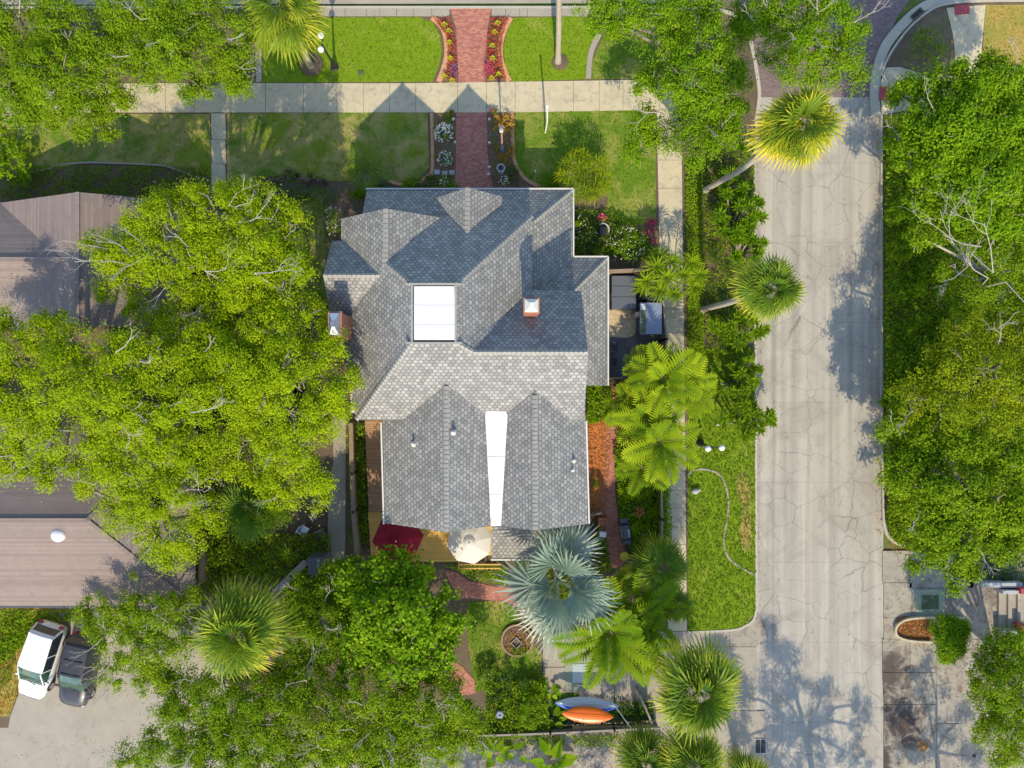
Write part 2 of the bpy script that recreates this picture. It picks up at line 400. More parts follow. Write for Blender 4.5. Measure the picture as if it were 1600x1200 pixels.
noisy('wood_grey', (.21, .18, .15), (.34, .30, .25), 3, fine=40, bump=.3)
hex_shingle('roof_shingle', (.215, .213, .205), (.40, .393, .365), (.08, .08, .078))
noisy('ridge_shingle', (.24, .235, .215), (.36, .35, .315), 2.5, fine=12, bump=.3)
stripes('asphalt_shingle', (.195, .152, .135), (.285, .228, .20), (.16, .125, .11), .145, 'y', .06, uv=True, rough=.95, nsc=.9, patch=(.20, .165, .145))
noisy('membrane', (.60, .60, .60), (.74, .74, .74), 1.3, fine=7, bump=.1, rough=.6)
noisy('white_metal', (.56, .55, .50), (.66, .65, .60), 2, rough=.4, bump=0)
noisy('siding', (.62, .56, .42), (.70, .64, .5), 2, bump=.1)
noisy('tan_wall', (.45, .38, .3), (.52, .45, .36), 2, bump=.1)
plain('white_paint', (.80, .79, .76), .4)
plain('bark_pale', (.40, .36, .31), .9, .1)
noisy('bark', (.20, .165, .13), (.34, .29, .24), 5, fine=40, bump=.6, dist=.03)
noisy('bark_twig', (.30, .27, .235), (.46, .42, .37), 5, fine=40, bump=.2)
noisy('palm_bark', (.30, .26, .20), (.46, .41, .33), 4, fine=22, bump=.8, dist=.04)
plain('glass_dark', (.02, .03, .035), .08, .6)
plain('black_metal', (.03, .03, .035), .35, .5, .3)
plain('dark_grey', (.085, .09, .10), .5, .4)
plain('steel', (.45, .46, .48), .3, .5, .8)
plain('red_pad', (.40, .075, .085), .8, .2)
plain('terracotta', (.42, .15, .08), .8, .2)
plain('globe', (.86, .86, .84), .25, .5)
plain('yellow_paint', (.62, .52, .05), .6)
plain('stone', (.42, .42, .42), .8, .2)
plain('blue_paint', (.12, .30, .42), .5)

# ---------------------------------------------------------------- the ground sheets
m = MB(); m.sheet([(-700, -700), (700, -700), (700, 700), (-700, 700)], -.05)
m.build('ground', 'weeds', kind='structure')
# concrete street going down the picture, brick street across the top
sheet('street', [(1176, 150), (1374, 150), (1378, 400), (1380, 800), (1384, 1500), (1160, 1500), (1176, 800)], 0.0, 'street')
sheet('brick_road', [(1120, -420), (1390, -420), (1425, -6), (1400, 30), (1376, 90), (1366, 150), (1374, 152), (1174, 152), (1174, 40), (1120, -4)], .010, 'brick_road')
sheet('avenue', [(-900, -300), (1180, -300), (1150, 4), (-900, 11)], 0.004, 'slab')
sheet('crossing_avenue', [(1420, -300), (2400, -300), (2400, -6), (1425, -6)], 0.004, 'slab')
# raised blocks of earth either side of the street
blockW = [(-900, 12)] + [(400, 12), (1000, 12), (1120, 16)] + [(1150, 26), (1166, 52), (1176, 90), (1184, 140), (1180, 190), (1177, 260), (1180, 600), (1181, 955)]
blockW += [(1168, 975), (1142, 984), (1060, 986), (848, 986), (848, 1148), (745, 1148), (745, 1150), (300, 1150), (240, 1136), (100, 1136), (22, 1136), (-900, 1136)]
m = MB(); m.prism(PP(blockW), -.04, .10); m.build('yard_earth', 'soil', kind='structure')
blockE = [(1377, 182), (1377, 700), (1379, 820), (1386, 838), (1400, 850), (1420, 858), (1600, 858), (2400, 858), (2400, 2), (1560, 3), (1476, 6), (1440, 20), (1410, 50), (1388, 90), (1377, 130)]
m = MB(); m.prism(PP(blockE), -.04, .10); m.build('verge_earth', 'soil', kind='structure')

def lawn(name, pts, mat='lawn', z=.112, **kw): return sheet(name, pts, z, mat, **kw)
L_NW = [(411, 29), (655, 28), (676, 36), (688, 56), (691, 80), (686, 105), (676, 129), (411, 130)]
L_NE = [(803, 29), (905, 27), (936, 56), (922, 95), (917, 125), (799, 129), (790, 105), (786, 80), (792, 52)]
L_MW = [(356, 178), (668, 176), (671, 262), (655, 280), (622, 288), (590, 276), (560, 283), (356, 287)]
L_FW = [(-60, 180), (329, 179), (332, 279), (300, 264), (220, 256), (140, 255), (60, 270), (-60, 290)]
L_SE = [(804, 176), (1020, 173), (1024, 245), (1024, 345), (1000, 352), (962, 350), (945, 330), (950, 308), (900, 295), (868, 280), (845, 288), (825, 284), (808, 268), (803, 240)]
L_EE = [(1074, 545), (1178, 545), (1180, 955), (1165, 975), (1140, 982), (1074, 985)]
lawn('front_lawn', L_NW, 'lawn_bright'); lawn('front_lawn', L_NE, 'lawn_bright')
lawn('front_lawn', L_MW, 'lawn_worn'); lawn('front_lawn', L_FW, 'lawn_worn'); lawn('front_lawn', L_SE, 'lawn')
lawn('front_lawn', [(944, 52), (975, 30), (1120, 30), (1170, 122), (923, 125), (926, 95)], 'lawn')
lawn('street_lawn', L_EE, 'lawn_bright'); lawn('back_lawn', [(730, 940), (786, 938), (806, 950), (812, 985), (846, 1020), (846, 1062), (742, 1080), (731, 1000)], 'lawn')
lawn('side_lawn', [(-900, 949), (82, 949), (70, 980), (16, 1118), (-900, 1118)], 'lawn_dry')
lawn('side_lawn', [(470, 300), (505, 300), (512, 480), (470, 480)], 'lawn_worn')
lawn('corner_lawn', [(1538, 9), (1700, 8), (1700, 118), (1532, 118)], 'lawn_dry')
lawn('corner_earth', [(1404, 102), (1412, 70), (1446, 30), (1478, 20), (1488, 60), (1492, 120), (1446, 118)], 'corner_soil')
lawn('verge_weeds', [(1379, 186), (1700, 186), (1700, 700), (1379, 700)], 'weeds')
lawn('pine_straw', [(914, 655), (958, 655), (952, 760), (940, 800), (916, 815)], 'straw')
lawn('bare_patch', [(1152, 742), (1166, 738), (1174, 760), (1172, 800), (1174, 850), (1162, 862), (1154, 830), (1158, 795), (1150, 770)], 'lawn_dry', .116, smooth=3)
sheet('leaf_litter', [(1399, 966), (1410, 962), (1456, 965), (1456, 998), (1430, 999), (1402, 988)], .10, 'leaf_litter')
# flower beds of mulch
for pl in ([(676, 29), (706, 29), (716, 60), (717, 128), (692, 128), (700, 95), (698, 60)],
           [(766, 29), (798, 29), (790, 50), (783, 80), (786, 105), (794, 128), (757, 128), (760, 60)],
           [(675, 178), (713, 177), (712, 296), (640, 296), (672, 276)],
           [(762, 177), (801, 176), (802, 250), (820, 285), (840, 296), (765, 296)]):
    sheet('flower_bed', pl, .118, 'mulch')
# paths
def slabs(name, quads, z, mat, gap=.012):
    mm = MB()
    for q in quads:
        q = PP(q); c = sum(q, Vector()) / 4
        q = [p + (c - p).normalized() * gap * 1.4 for p in q]
        mm.prism(q, .03, z)
    return mm.build(name, mat, kind='structure')
xs = [-120, -60, -10, 38, 84, 130, 174, 216, 260, 305, 353, 416, 475, 526, 569, 609, 650, 715, 760, 805, 848, 896, 936, 973, 1004, 1030, 1058]
slabs('sidewalk', [[(a, 131 - max(0, a - 650) * .015), (b, 131 - max(0, b - 650) * .015), (b, 177 - max(0, b - 800) * .018), (a, 177 - max(0, a - 800) * .018)] for a, b in zip(xs, xs[1:])], .135, 'sidewalk')
ys = [173, 212, 251, 295, 332, 369, 410, 447, 483, 520, 560, 600, 645, 690, 736, 766, 793, 823, 850, 885, 925, 985]
def sx0(y): return 1025 + (y - 173) * .022
def sx1(y): return 1064 + (y - 173) * .011
slabs('sidewalk', [[(sx0(a), a), (sx1(a), a), (sx1(b), b), (sx0(b), b)] for a, b in zip(ys, ys[1:])], .135, 'sidewalk')
slabs('sidewalk', [[(1058, 123), (1110, 118), (1150, 100), (1064, 170)]], .135, 'sidewalk')
slabs('garden_path', [[(331, a), (353, a), (355, b), (332, b)] for a, b in ((178, 219), (219, 257), (257, 300))], .13, 'sidewalk')
xs2 = [400, 436, 459, 480, 507, 540, 573, 594, 620, 646, 675, 703]; xs3 = [768, 790, 812, 824, 862, 905, 950, 990]
for xx in (xs2, xs3): slabs('kerb_walk', [[(a, 15), (b, 15), (b, 27), (a, 27)] for a, b in zip(xx, xx[1:])], .13, 'slab')
slabs('sidewalk', [[(399, 20), (409, 20), (410, 75), (400, 75)], [(400, 75), (410, 75), (410, 130), (401, 130)]], .13, 'slab')
sheet('brick_path', [(703, 14), (768, 14), (762, 45), (758, 90), (757, 130), (717, 130), (715, 90), (713, 45)], .126, 'brick_path', t=1)
sheet('brick_path', [(713, 176), (761, 176), (762, 240), (766, 275), (772, 300), (708, 300), (712, 270)], .126, 'brick_path', t=1)
for pl in ([(703, 176), (704, 300)],): pass
m = MB()
for pl in ([(675, 29), (690, 42), (697, 60), (699, 85), (694, 108), (686, 129)], [(798, 29), (788, 48), (782, 70), (782, 92), (788, 112), (796, 128)],
           [(675, 178), (676, 262), (668, 276), (652, 287), (632, 290), (608, 284)], [(800, 176), (802, 240), (808, 262), (822, 281), (843, 291), (868, 288)]):
    m.ribbon(sm(PP(pl)), .22 if pl[0][1] > 100 else .36, .05, .15)
m.build('brick_edging', 'brick_edge', kind='structure')
m = MB()
m.ribbon(sm(PP([(936, 55), (926, 75), (921, 95), (919, 124)])), .34, .05, .16)
m.ribbon(sm(PP([(1074, 742), (1082, 735), (1098, 733), (1118, 738), (1130, 752), (1137, 780), (1135, 810), (1130, 840), (1133, 862), (1142, 876), (1160, 888), (1176, 896)])), .12, .05, .16)
m.ribbon(sm(PP([(48, 272), (80, 264), (110, 257), (150, 255), (230, 258), (262, 261), (290, 271), (315, 281)])), .10, .05, .17)
m.build('stone_edging', 'slab', kind='structure')
# side paths and slabs round the house
sheet('side_path', [(520, 650), (541, 650), (540, 845), (538, 900), (514, 910), (512, 850), (515, 770), (522, 720)], .125, 'slab', t=1)
sheet('brick_path', [(948, 610), (962, 606), (967, 640), (962, 700), (960, 745), (964, 800), (978, 872), (955, 885), (946, 830), (938, 790), (944, 740), (946, 690)], .126, 'brick_path', t=1, smooth=3)
sheet('brick_path', [(695, 890), (712, 893), (735, 908), (775, 916), (805, 915), (850, 930), (848, 985), (835, 980), (815, 950), (790, 940), (740, 934), (716, 935)], .126, 'brick_path', t=1)
sheet('brick_path', [(706, 1030), (722, 1040), (742, 1062), (744, 1082), (722, 1086), (700, 1060)], .126, 'brick_path', t=1)
sheet('terrace', [(948, 430), (1018, 430), (1038, 500), (1036, 590), (948, 590)], .128, 'slate', t=1)
sheet('terrace_tiles', [(949, 484), (994, 484), (992, 524), (978, 528), (949, 526)], .134, 'tan_tile')
# drive, alley and pavements
dq = [[(848, 986), (882, 986), (882, 1042), (848, 1042)], [(882, 986), (960, 986), (960, 1042), (882, 1042)], [(848, 1042), (904, 1042), (904, 1082), (848, 1082)], [(904, 1042), (960, 1042), (960, 1096), (904, 1096)],
      [(960, 986), (1042, 986), (1042, 1042), (960, 1042)], [(960, 1042), (1042, 1042), (1042, 1108), (960, 1108)], [(1042, 986), (1140, 986), (1140, 1010), (1042, 1010)], [(1042, 1010), (1110, 1010), (1110, 1110), (1042, 1110)],
      [(1110, 1010), (1182, 1010), (1182, 1110), (1110, 1110)], [(1110, 1110), (1196, 1110), (1198, 1215), (1110, 1215)], [(1020, 1110), (1110, 1110), (1110, 1215), (1020, 1215)]]
slabs('driveway', dq, .06, 'slab', .02)
sheet('driveway_edge', [(1140, 985), (1168, 976), (1182, 955), (1200, 985), (1183, 1010), (1140, 1010)], .045, 'stained')
sheet('alley', [(430, 1120), (1020, 1120), (1110, 1215), (1110, 1500), (430, 1500)], .02, 'stained')
sheet('alley', [(-900, 1100), (430, 1120), (430, 1500), (-900, 1500)], .022, 'slab')
sheet('parking_pad', [(84, 945), (330, 945), (380, 1153), (14, 1143), (18, 1118)], .118, 'slab')
eq = [[(1378, 860), (1420, 860), (1420, 910), (1378, 910)], [(1380, 910), (1424, 910), (1424, 965), (1380, 965)], [(1420, 860), (1520, 860), (1520, 918), (1420, 918)], [(1424, 918), (1510, 918), (1510, 965), (1424, 965)],
      [(1378, 998), (1421, 998), (1421, 1050), (1378, 1050)], [(1421, 998), (1462, 998), (1462, 1050), (1421, 1050)], [(1462, 998), (1502, 998), (1502, 1130), (1462, 1130)], [(1502, 998), (1545, 998), (1545, 1215), (1502, 1215)], [(1462, 1130), (1502, 1130), (1502, 1215), (1462, 1215)],
      [(1510, 860), (1560, 860), (1560, 998), (1510, 998)], [(1380, 1100), (1462, 1100), (1462, 1215), (1380, 1215)], [(1421, 1050), (1462, 1050), (1462, 1100), (1421, 1100)], [(1545, 998), (1700, 998), (1700, 1215), (1545, 1215)], [(1560, 860), (1700, 860), (1700, 998), (1560, 998)], [(1378, 1050), (1421, 1050), (1421, 1100), (1380, 1100)], [(1380, 965), (1510, 965), (1510, 998), (1380, 998)]]
slabs('pavement', eq, .07, 'stained', .015)
sheet('repair_patch', [(1330, 1152), (1366, 1150), (1368, 1182), (1332, 1184)], .006, 'slab')
sheet('corner_walk', [(1374, 130), (1383, 107), (1404, 106), (1446, 118), (1540, 122), (1540, 170), (1440, 168), (1400, 176), (1376, 182)], .128, 'sidewalk')
sheet('corner_walk', [(1477, 14), (1538, 9), (1532, 78), (1530, 122), (1493, 122), (1488, 60)], .130, 'sidewalk')
# kerbs
m = MB()
kk = .16
m.ribbon(PP([(-900, 13), (400, 13), (1000, 13), (1118, 16)]), .16, -.02, .15)
m.ribbon(sm(PP([(1118, 16), (1150, 27), (1168, 55), (1177, 90), (1185, 140), (1184, 165), (1180, 190)])), .22, -.02, .15)
m.ribbon(PP([(1180, 190), (1178, 260), (1179.5, 600), (1181, 950)]), .15, -.02, .15)
m.ribbon(sm(PP([(1181, 950), (1176, 968), (1162, 978), (1140, 984), (1073, 987)])), .15, -.02, .15)
m.ribbon(PP([(1376, 180), (1376, 500), (1377, 700), (1379, 812)]), .14, -.02, .15)
m.ribbon(sm(PP([(1379, 812), (1384, 832), (1396, 846), (1413, 853)])), .2, -.02, .16)
m.build('kerb', 'kerb', kind='structure')
m = MB(); m.ribbon(sm(PP([(1368, 182), (1366, 140), (1370, 110), (1382, 75), (1404, 45), (1430, 20), (1456, 6), (1500, -2), (1700, -4)])), .62, -.02, .10)
m.build('gutter_apron', 'kerb', kind='structure')
m = MB(); m.ribbon(sm(PP([(1375, 120), (1384, 96), (1398, 72), (1420, 44), (1448, 20), (1476, 8), (1540, 3), (1700, 2)])), .14, -.02, .16)
m.build('kerb', 'kerb', kind='structure')
# ---------------------------------------------------------------- the main house
house = thing('victorian_house', P(737, 560, 0), 'large two-storey house with a grey hexagonal-shingle roof and white flat panels', 'house')
T = .10
def roofpart(polys, name='roof', parent=None, mat='roof_shingle'):
    mm = MB()
    for p in polys: mm.poly3([v if isinstance(v, Vector) else (P(*v) if abs(v[0]) > 60 else Vector(v)) for v in p], T)
    return mm.build(name, mat, parent or house, uv=True)
w = lambda x, y, z: Vector((x, y, z))
ze = 6.7
# vertices
D1, D2, D3, D4 = P(643, 445, 10.2), P(713, 445, 10.2), P(714, 535, 10.2), P(643, 535, 10.2)
D2.y = D1.y; D3.x = D2.x; D4.x = D1.x; D3.y = D4.y
NEc = P(832, 337, ze); NWc = w(-9.5, 9.2, ze); SWc = P(556, 656, ze); SEc = P(913, 656, ze)
V0 = P(740, 550, 9.75); ET = w(3.9, V0.y, 9.75); EN = P(908, 455, ze)
A1 = P(603, 326, 9.0); A2 = P(609, 411, 9.0); A2.x = A1.x = -6.62
mainroof = roofpart([
    [A1, NWc, w(-9.5, 3.0, ze), SWc, D4, D1, A2],
    [D1, D2, NEc, w(-6.62, NEc.y, ze), A2],
    [D2, D3, V0, w(1.14, 4.6, ze - .05), NEc],
    [D3, D4, SWc, SEc, ET, V0],
    [V0, ET, EN, w(1.0, 5.23, ze)],
    [A1, A2, w(-3.85, A2.y - .6, ze - .08), w(-3.85, 9.24, ze)],
])
# front dormer gable with a prow
B0 = w(-2.43, 8.1, 7.6); B1 = w(-2.43, 10.68, 7.6)
roofpart([[B0, B1, w(-4.28, 10.55, 6.0), w(-3.45, 9.3, 6.72), w(-3.45, 8.1, 6.72)], [B0, B1, w(-.56, 10.62, 6.0), w(-.56, 10.2, 6.0), w(-1.38, 9.35, 6.70), w(-1.38, 8.1, 6.70)]])
# west gable
G0 = w(-6.9, 5.76, 8.6); G1 = w(-10.0, 5.76, 8.6)
roofpart([[G0, G1, w(-10, 7.95, 6.75), w(-6.9, 7.95, 6.75)], [G0, G1, w(-10, 3.55, 6.75), w(-6.9, 3.55, 6.75)]])
# rear twin gables
r1a, r1b = w(-3.51, .1, 8.4), w(-3.51, -7.9, 8.4); r2a, r2b = w(1.24, -.3, 8.1), w(1.24, -7.85, 8.1)
v1a, v1b = w(-1.55, .1, 7.05), P(766, 822, 6.6); v2a, v2b = w(-.25, .1, 7.05), P(783, 822, 6.6)
roofpart([[r1a, r1b, w(-7.2, -7.9, 5.9), w(-7.4, .1, 5.85)], [r1a, r1b, v1b, v1a], [r2a, r2b, v2b, v2a], [r2a, r2b, w(4.27, -7.9, 6.1), w(4.1, -.3, 6.1)]])
# lower roofs: front porch, side wings, back porch
roofpart([
    [w(-8.84, 11.8, 3.0), w(3.66, 11.8, 3.0), w(1.2, 9.45, 4.65), w(1.2, 8.8, 4.65), w(-8.84, 8.8, 5.05)][:2] + [w(1.24, 9.5, 4.6), w(-8.84, 9.5, 4.6)],
    [w(3.66, 11.8, 3.0), w(1.24, 9.5, 4.6), w(1.24, 5.25, 4.6), w(3.66, 7.67, 3.0)],
    [w(3.66, 7.67, 3.0), w(5.77, 7.67, 3.0), w(3.66, 5.5, 4.4), w(1.24, 5.25, 4.6)],
    [w(5.77, 7.67, 3.0), w(5.77, -.1, 3.0), w(3.4, -.1, 4.5), w(3.4, 5.5, 4.5), w(3.66, 5.5, 4.4)],
    [w(.72, 9.52, 4.575), w(1.25, 9.52, 4.575), w(1.25, 5.1, 4.59), w(.72, 5.1, 4.62)],
    [w(-8.84, 9.52, 4.55), w(1.2, 9.52, 4.55), w(.78, 8.8, 5.0), w(-8.84, 8.8, 5.0)],
], 'porch_roof')
roofpart([
    [w(-1.25, -10.65, 2.9), w(4.0, -10.65, 2.9), w(4.0, -7.5, 3.9), w(-1.25, -7.5, 3.9)],
], 'porch_roof')
# white membrane panels, with seams
mm = MB(); q = [D1 + w(.13, -.08, .02), D2 + w(-.1, -.08, .02), D3 + w(-.02, .12, .02), D4 + w(.13, .12, .02)]
mm.prism([(p.x, p.y) for p in q], 10.0, 10.24)
flat = mm.build('flat_roof', 'membrane', house)
mm = MB()
for yy in (477, 508): a = P(643, yy, 10.24); mm.box((sum(p.x for p in q) / 4, a.y, 10.245), (2.6, .02, .012))
mm.build('seam', 'stone', flat); mm = MB(); mm.box(((D1.x + D2.x) / 2, D1.y + .03, 10.2), (2.86, .10, .16)); mm.box(((D1.x + D2.x) / 2, D3.y - .03, 10.2), (2.86, .10, .16))
mm.box((D1.x + .03, (D1.y + D3.y) / 2, 10.203), (.10, 2.9, .16)); mm.box((D2.x - .03, (D1.y + D3.y) / 2, 10.203), (.10, 2.9, .16))
mm.build('curb', 'ridge_shingle', flat)
va, vb, vc, vd = P(758, 645, 7.12), P(793, 645, 7.12), P(783, 822, 6.68), P(767, 822, 6.68)
mm = MB(); mm.poly3([va + w(.1, .15, 0), vb + w(-.12, .15, 0), vb + w(0, -.1, 0), vc, vd, va + w(0, -.1, 0)], .3)
vp = mm.build('valley_panel', 'membrane', house)
for i in (2, 4): f = i / 6 + .05; a = va.lerp(vd, f); b = vb.lerp(vc, f); mm = MB(); mm.bar(a + w(.02, 0, .01), b + w(-.02, 0, .01), .015, .012); mm.build('seam', 'stone', vp)
# ridge and hip caps: rows of overlapping pieces
def caps(a, b, wd=.27, lift=.05):
    mm = MB()
    a = Vector(a); b = Vector(b); d = b - a; n = max(2, int(d.length / .24)); hor = Vector((-d.y, d.x, 0)).normalized() * wd / 2
    for i in range(n):
        p = a + d * (i + .05) / n; q2 = a + d * (i + .93) / n
        l = lift + .012 * random.random()
        mm.add([p + w(0, 0, l + .03), q2 + w(0, 0, l + .01), q2 + hor + w(0, 0, l - .10), p + hor + w(0, 0, l - .08), q2 - hor + w(0, 0, l - .10), p - hor + w(0, 0, l - .08)],
               [(0, 3, 2, 1), (0, 1, 4, 5)])
    mm.build('ridge_cap', 'ridge_shingle', house, uv=True)
for a, b in ((A1, A2), (D2, NEc), (D3, V0), (V0, ET), (D4, SWc), (D1, A2), (G1, G0 + w(.7, 0, 0)), (w(-3.51, -.1, 8.4), r1b), (w(1.24, -.6, 8.1), r2b), (B1, B0),
             (w(3.66, 11.8, 3), w(1.24, 9.5, 4.6)), (w(5.77, 7.67, 3), w(3.66, 5.5, 4.4))): caps(a, b)
# white gutters and fascia
for a, b in (((-8.9, 11.88, 2.98), (3.74, 11.88, 2.98)), ((3.74, 11.88, 2.98), (3.74, 7.75, 2.98)), ((3.74, 7.75, 2.98), (5.85, 7.75, 2.98)), ((5.85, 7.75, 2.98), (5.85, -.1, 2.98)), ((-1.3, -10.72, 2.88), (4.05, -10.72, 2.88)),
             ((-7.44, -2.2, 5.8), (-7.28, -7.95, 5.85)), ((4.2, -2.1, 6.02), (4.36, -7.9, 6.02))): mm = MB(); mm.bar(a, b, .09, .12); mm.build('gutter', 'white_metal', house)
mm = MB()
mm.box((-7.38, -5.0, 5.44), (.1, 5.6, .06))
mm.box((-7.2, -5.0, 5.5), (.34, 5.6, .06)); mm.build('soffit', 'wood_pale', house)
# walls
mm = MB()
mm.prism([(-9.0, -1.6), (.8, -1.6), (.8, 8.85), (-9.0, 8.85)], 0, 6.62)
mm.prism([(.8, -1.6), (3.5, -1.6), (3.5, 4.9), (.8, 4.9)], 0, 6.60)
mm.prism([(-9.7, 4.0), (-9.0, 4.0), (-9.0, 7.5), (-9.7, 7.5)], 0, 6.6)
mm.prism([(-6.9, -7.55), (3.85, -7.55), (3.85, -1.6), (-6.9, -1.6)], 0, 5.7)
mm.prism([(.8, 4.9), (3.3, 4.9), (3.3, 8.6), (.8, 8.6)], 0, 3.1); mm.prism([(3.5, .1), (5.4, .1), (5.4, 7.3), (3.5, 7.3)], 0, 3.0)
mm.prism([(-3.6, 8.85), (-1.2, 8.85), (-1.6, 10.1), (-3.2, 10.1)], 0, 6.0)
# gable ends
def gable(a, b, c, nrm, t=.1): mm.add([Vector(p) for p in (a, b, c)] + [Vector(p) + Vector(nrm) * t for p in (a, b, c)], [(0, 1, 2), (5, 4, 3), (0, 3, 4, 1), (1, 4, 5, 2), (2, 5, 3, 0)])
gable((-9.2, 8.9, 6.5), (-4.0, 8.9, 6.5), (-6.62, 8.9, 8.8), (0, -1, 0)); gable((-9.75, 3.9, 6.6), (-9.75, 7.6, 6.6), (-9.75, 5.76, 8.4), (1, 0, 0))
gable((3.55, -1.9, 6.4), (3.55, 5.1, 6.4), (3.55, V0.y, 9.5), (-1, 0, 0)); gable((-4.0, 10.3, 6.0), (-.85, 10.3, 6.0), (-2.43, 10.3, 7.4), (0, -1, 0))
gable((-7.0, -7.6, 5.6), (-1.4, -7.6, 5.6), (-3.51, -7.6, 8.2), (0, 1, 0)); gable((-1.4, -7.6, 5.6), (4.0, -7.6, 5.6), (1.24, -7.6, 7.9), (0, 1, 0))
mm.prism([(-6.6, -7.4), (3.6, -7.4), (3.6, -1.6), (-6.6, -1.6)], 5.7, 5.9)
mm.build('wall', 'siding', house)
# porch floor, posts
mm = MB(); mm.prism([(-8.6, 8.85), (.8, 8.85), (3.3, 8.6), (3.3, 11.5), (-8.6, 11.5)], 0, .6); mm.build('porch_floor', 'wood', house); mm = MB(); mm.prism([(-1.1, -10.4), (3.8, -10.4), (3.8, -7.55), (-1.1, -7.55)], 0, .5); mm.build('porch_floor', 'wood', house)
for x, y, zt in [(-8.5, 11.4, 2.9), (-6, 11.4, 2.9), (-4.2, 11.4, 2.9), (-.6, 11.4, 2.9), (1.4, 11.4, 2.9), (3.2, 11.4, 2.9), (3.3, 9.2, 2.9), (-1.0, -10.3, 2.75), (1.3, -10.3, 2.75), (3.7, -10.3, 2.75)]:
    mm = MB(); mm.box((x, y, (zt + .5) / 2), (.16, .16, zt - .5)); mm.box((x, y, zt - .1), (.24, .24, .1)); mm.build('porch_post', 'white_paint', house)
# windows and doors
def window(x, y, z, wd, ht, face):
    fr = MB(); gl = MB(); dx, dy = {'N': (0, 1), 'S': (0, -1), 'E': (1, 0), 'W': (-1, 0)}[face]
    sx, sy = (wd, .08) if dx == 0 else (.08, wd)
    c = Vector((x + dx * .03, y + dy * .03, z))
    for s_ in (-1, 1):
        fr.box(c + Vector((dy * s_ * wd / 2, dx * s_ * wd / 2, 0)), (.09 if dx == 0 else .1, .09 if dy == 0 else .1, ht))
        fr.box(c + Vector((0, 0, s_ * ht / 2)), (sx + .15 * (dx == 0), sy + .15 * (dy == 0), .1))
    fr.box(c, (sx, sy, .05)); f = fr.build('window', 'white_paint', house)
    gl.box(c - Vector((dx * .02, dy * .02, 0)), (sx * (1 if dx == 0 else .5), sy * (1 if dy == 0 else .5), ht)); gl.build('pane', 'glass_dark', f)
for a in ((-8, 8.85, 1.8, .9, 1.5, 'N'), (-5.5, 8.85, 1.8, .9, 1.5, 'N'), (-7.5, 8.85, 5.2, .9, 1.4, 'N'), (-5.5, 8.85, 5.2, .9, 1.4, 'N'), (-2.4, 10.1, 5.0, .8, 1.4, 'N'), (-.2, 8.85, 5.4, .9, 1.4, 'N'),
          (-9.7, 5.0, 5.0, .8, 1.4, 'W'), (-9.7, 6.6, 5.0, .8, 1.4, 'W'), (-9.7, 5.8, 1.8, .9, 1.5, 'W'), (-9.0, 0, 5, .9, 1.4, 'W'), (-9.0, 1, 1.8, .9, 1.4, 'W'), (-6.9, -3.5, 4.4, .9, 1.4, 'W'), (-6.9, -6, 4.4, .9, 1.4, 'W'), (-6.9, -4.5, 1.9, .9, 1.4, 'W'),
          (3.5, 1.5, 5.5, .9, 1.2, 'E'), (3.5, 3.5, 5.5, .9, 1.2, 'E'), (3.85, -3, 4.4, .9, 1.4, 'E'), (3.85, -6, 4.4, .9, 1.4, 'E'), (3.85, -4.5, 1.8, .9, 1.4, 'E'), (5.4, 2, 1.7, .9, 1.3, 'E'), (5.4, 5, 1.7, .9, 1.3, 'E'),
          (-5, -7.55, 4.4, .9, 1.4, 'S'), (-2.6, -7.55, 4.4, .9, 1.4, 'S'), (0.2, -7.55, 4.9, .9, 1.2, 'S'), (2.4, -7.55, 4.9, .9, 1.2, 'S'), (-4.5, -7.55, 1.9, 1.8, 2.0, 'S')): window(*a)
mm = MB(); mm.box((-2.4, 10.15, 1.6), (1.0, .08, 2.1)); dr = mm.build('door', 'wood', house); mm = MB(); mm.ball((-2.05, 10.22, 1.5), .05); mm.build('handle', 'steel', dr)
# chimneys
def chimney(x0, x1, y0, y1, zb, zt, kind):
    c = MB(); c.prism([(x0, y0), (x1, y0), (x1, y1), (x0, y1)], zb, zt - .08)
    c.prism([(x0 - .05, y0 - .05), (x1 + .05, y0 - .05), (x1 + .05, y1 + .05), (x0 - .05, y1 + .05)], zt - .22, zt - .1)
    ch = c.build('chimney', 'brick_wall', house, uv=True); c = MB(); cx, cy = (x0 + x1) / 2, (y0 + y1) / 2
    c.prism([(x0 + .03, y0 + .03), (x1 - .03, y0 + .03), (x1 - .03, y1 - .03), (x0 + .03, y1 - .03)], zt - .08, zt)
    c.box((cx, cy, zt + .14), (x1 - x0 - .1, y1 - y0 - .1, .26), taper=.28); c.box((cx, cy, zt + .3), (.22, .22, .1))
    c.build('chimney_cap', 'steel' if kind else 'white_metal', ch)
chimney(-9.36, -8.75, 2.45, 3.65, 0, 10.0, 1)
chimney(.62, 1.36, 3.62, 4.35, 6, 10.15, 0)
# roof vents
for px, py, z in ((600, 511, 8.1), (708, 676, 8.35), (709, 682, 8.35), (646, 694, 7.3), (895, 640, 6.9), (896, 720, 6.7), (894, 735, 6.7), (662, 606, 7.8)):
    if (px, py) in ((709, 682), (662, 606)): continue
    p = P(px, py, z); c = MB(); c.tube([p - w(0, 0, .3), p + w(0, 0, .28)], .07, 10); c.lathe(p - w(0, 0, .1), [(.16, 0), (.09, .1)], 12); c.build('roof_vent', 'white_metal', house)
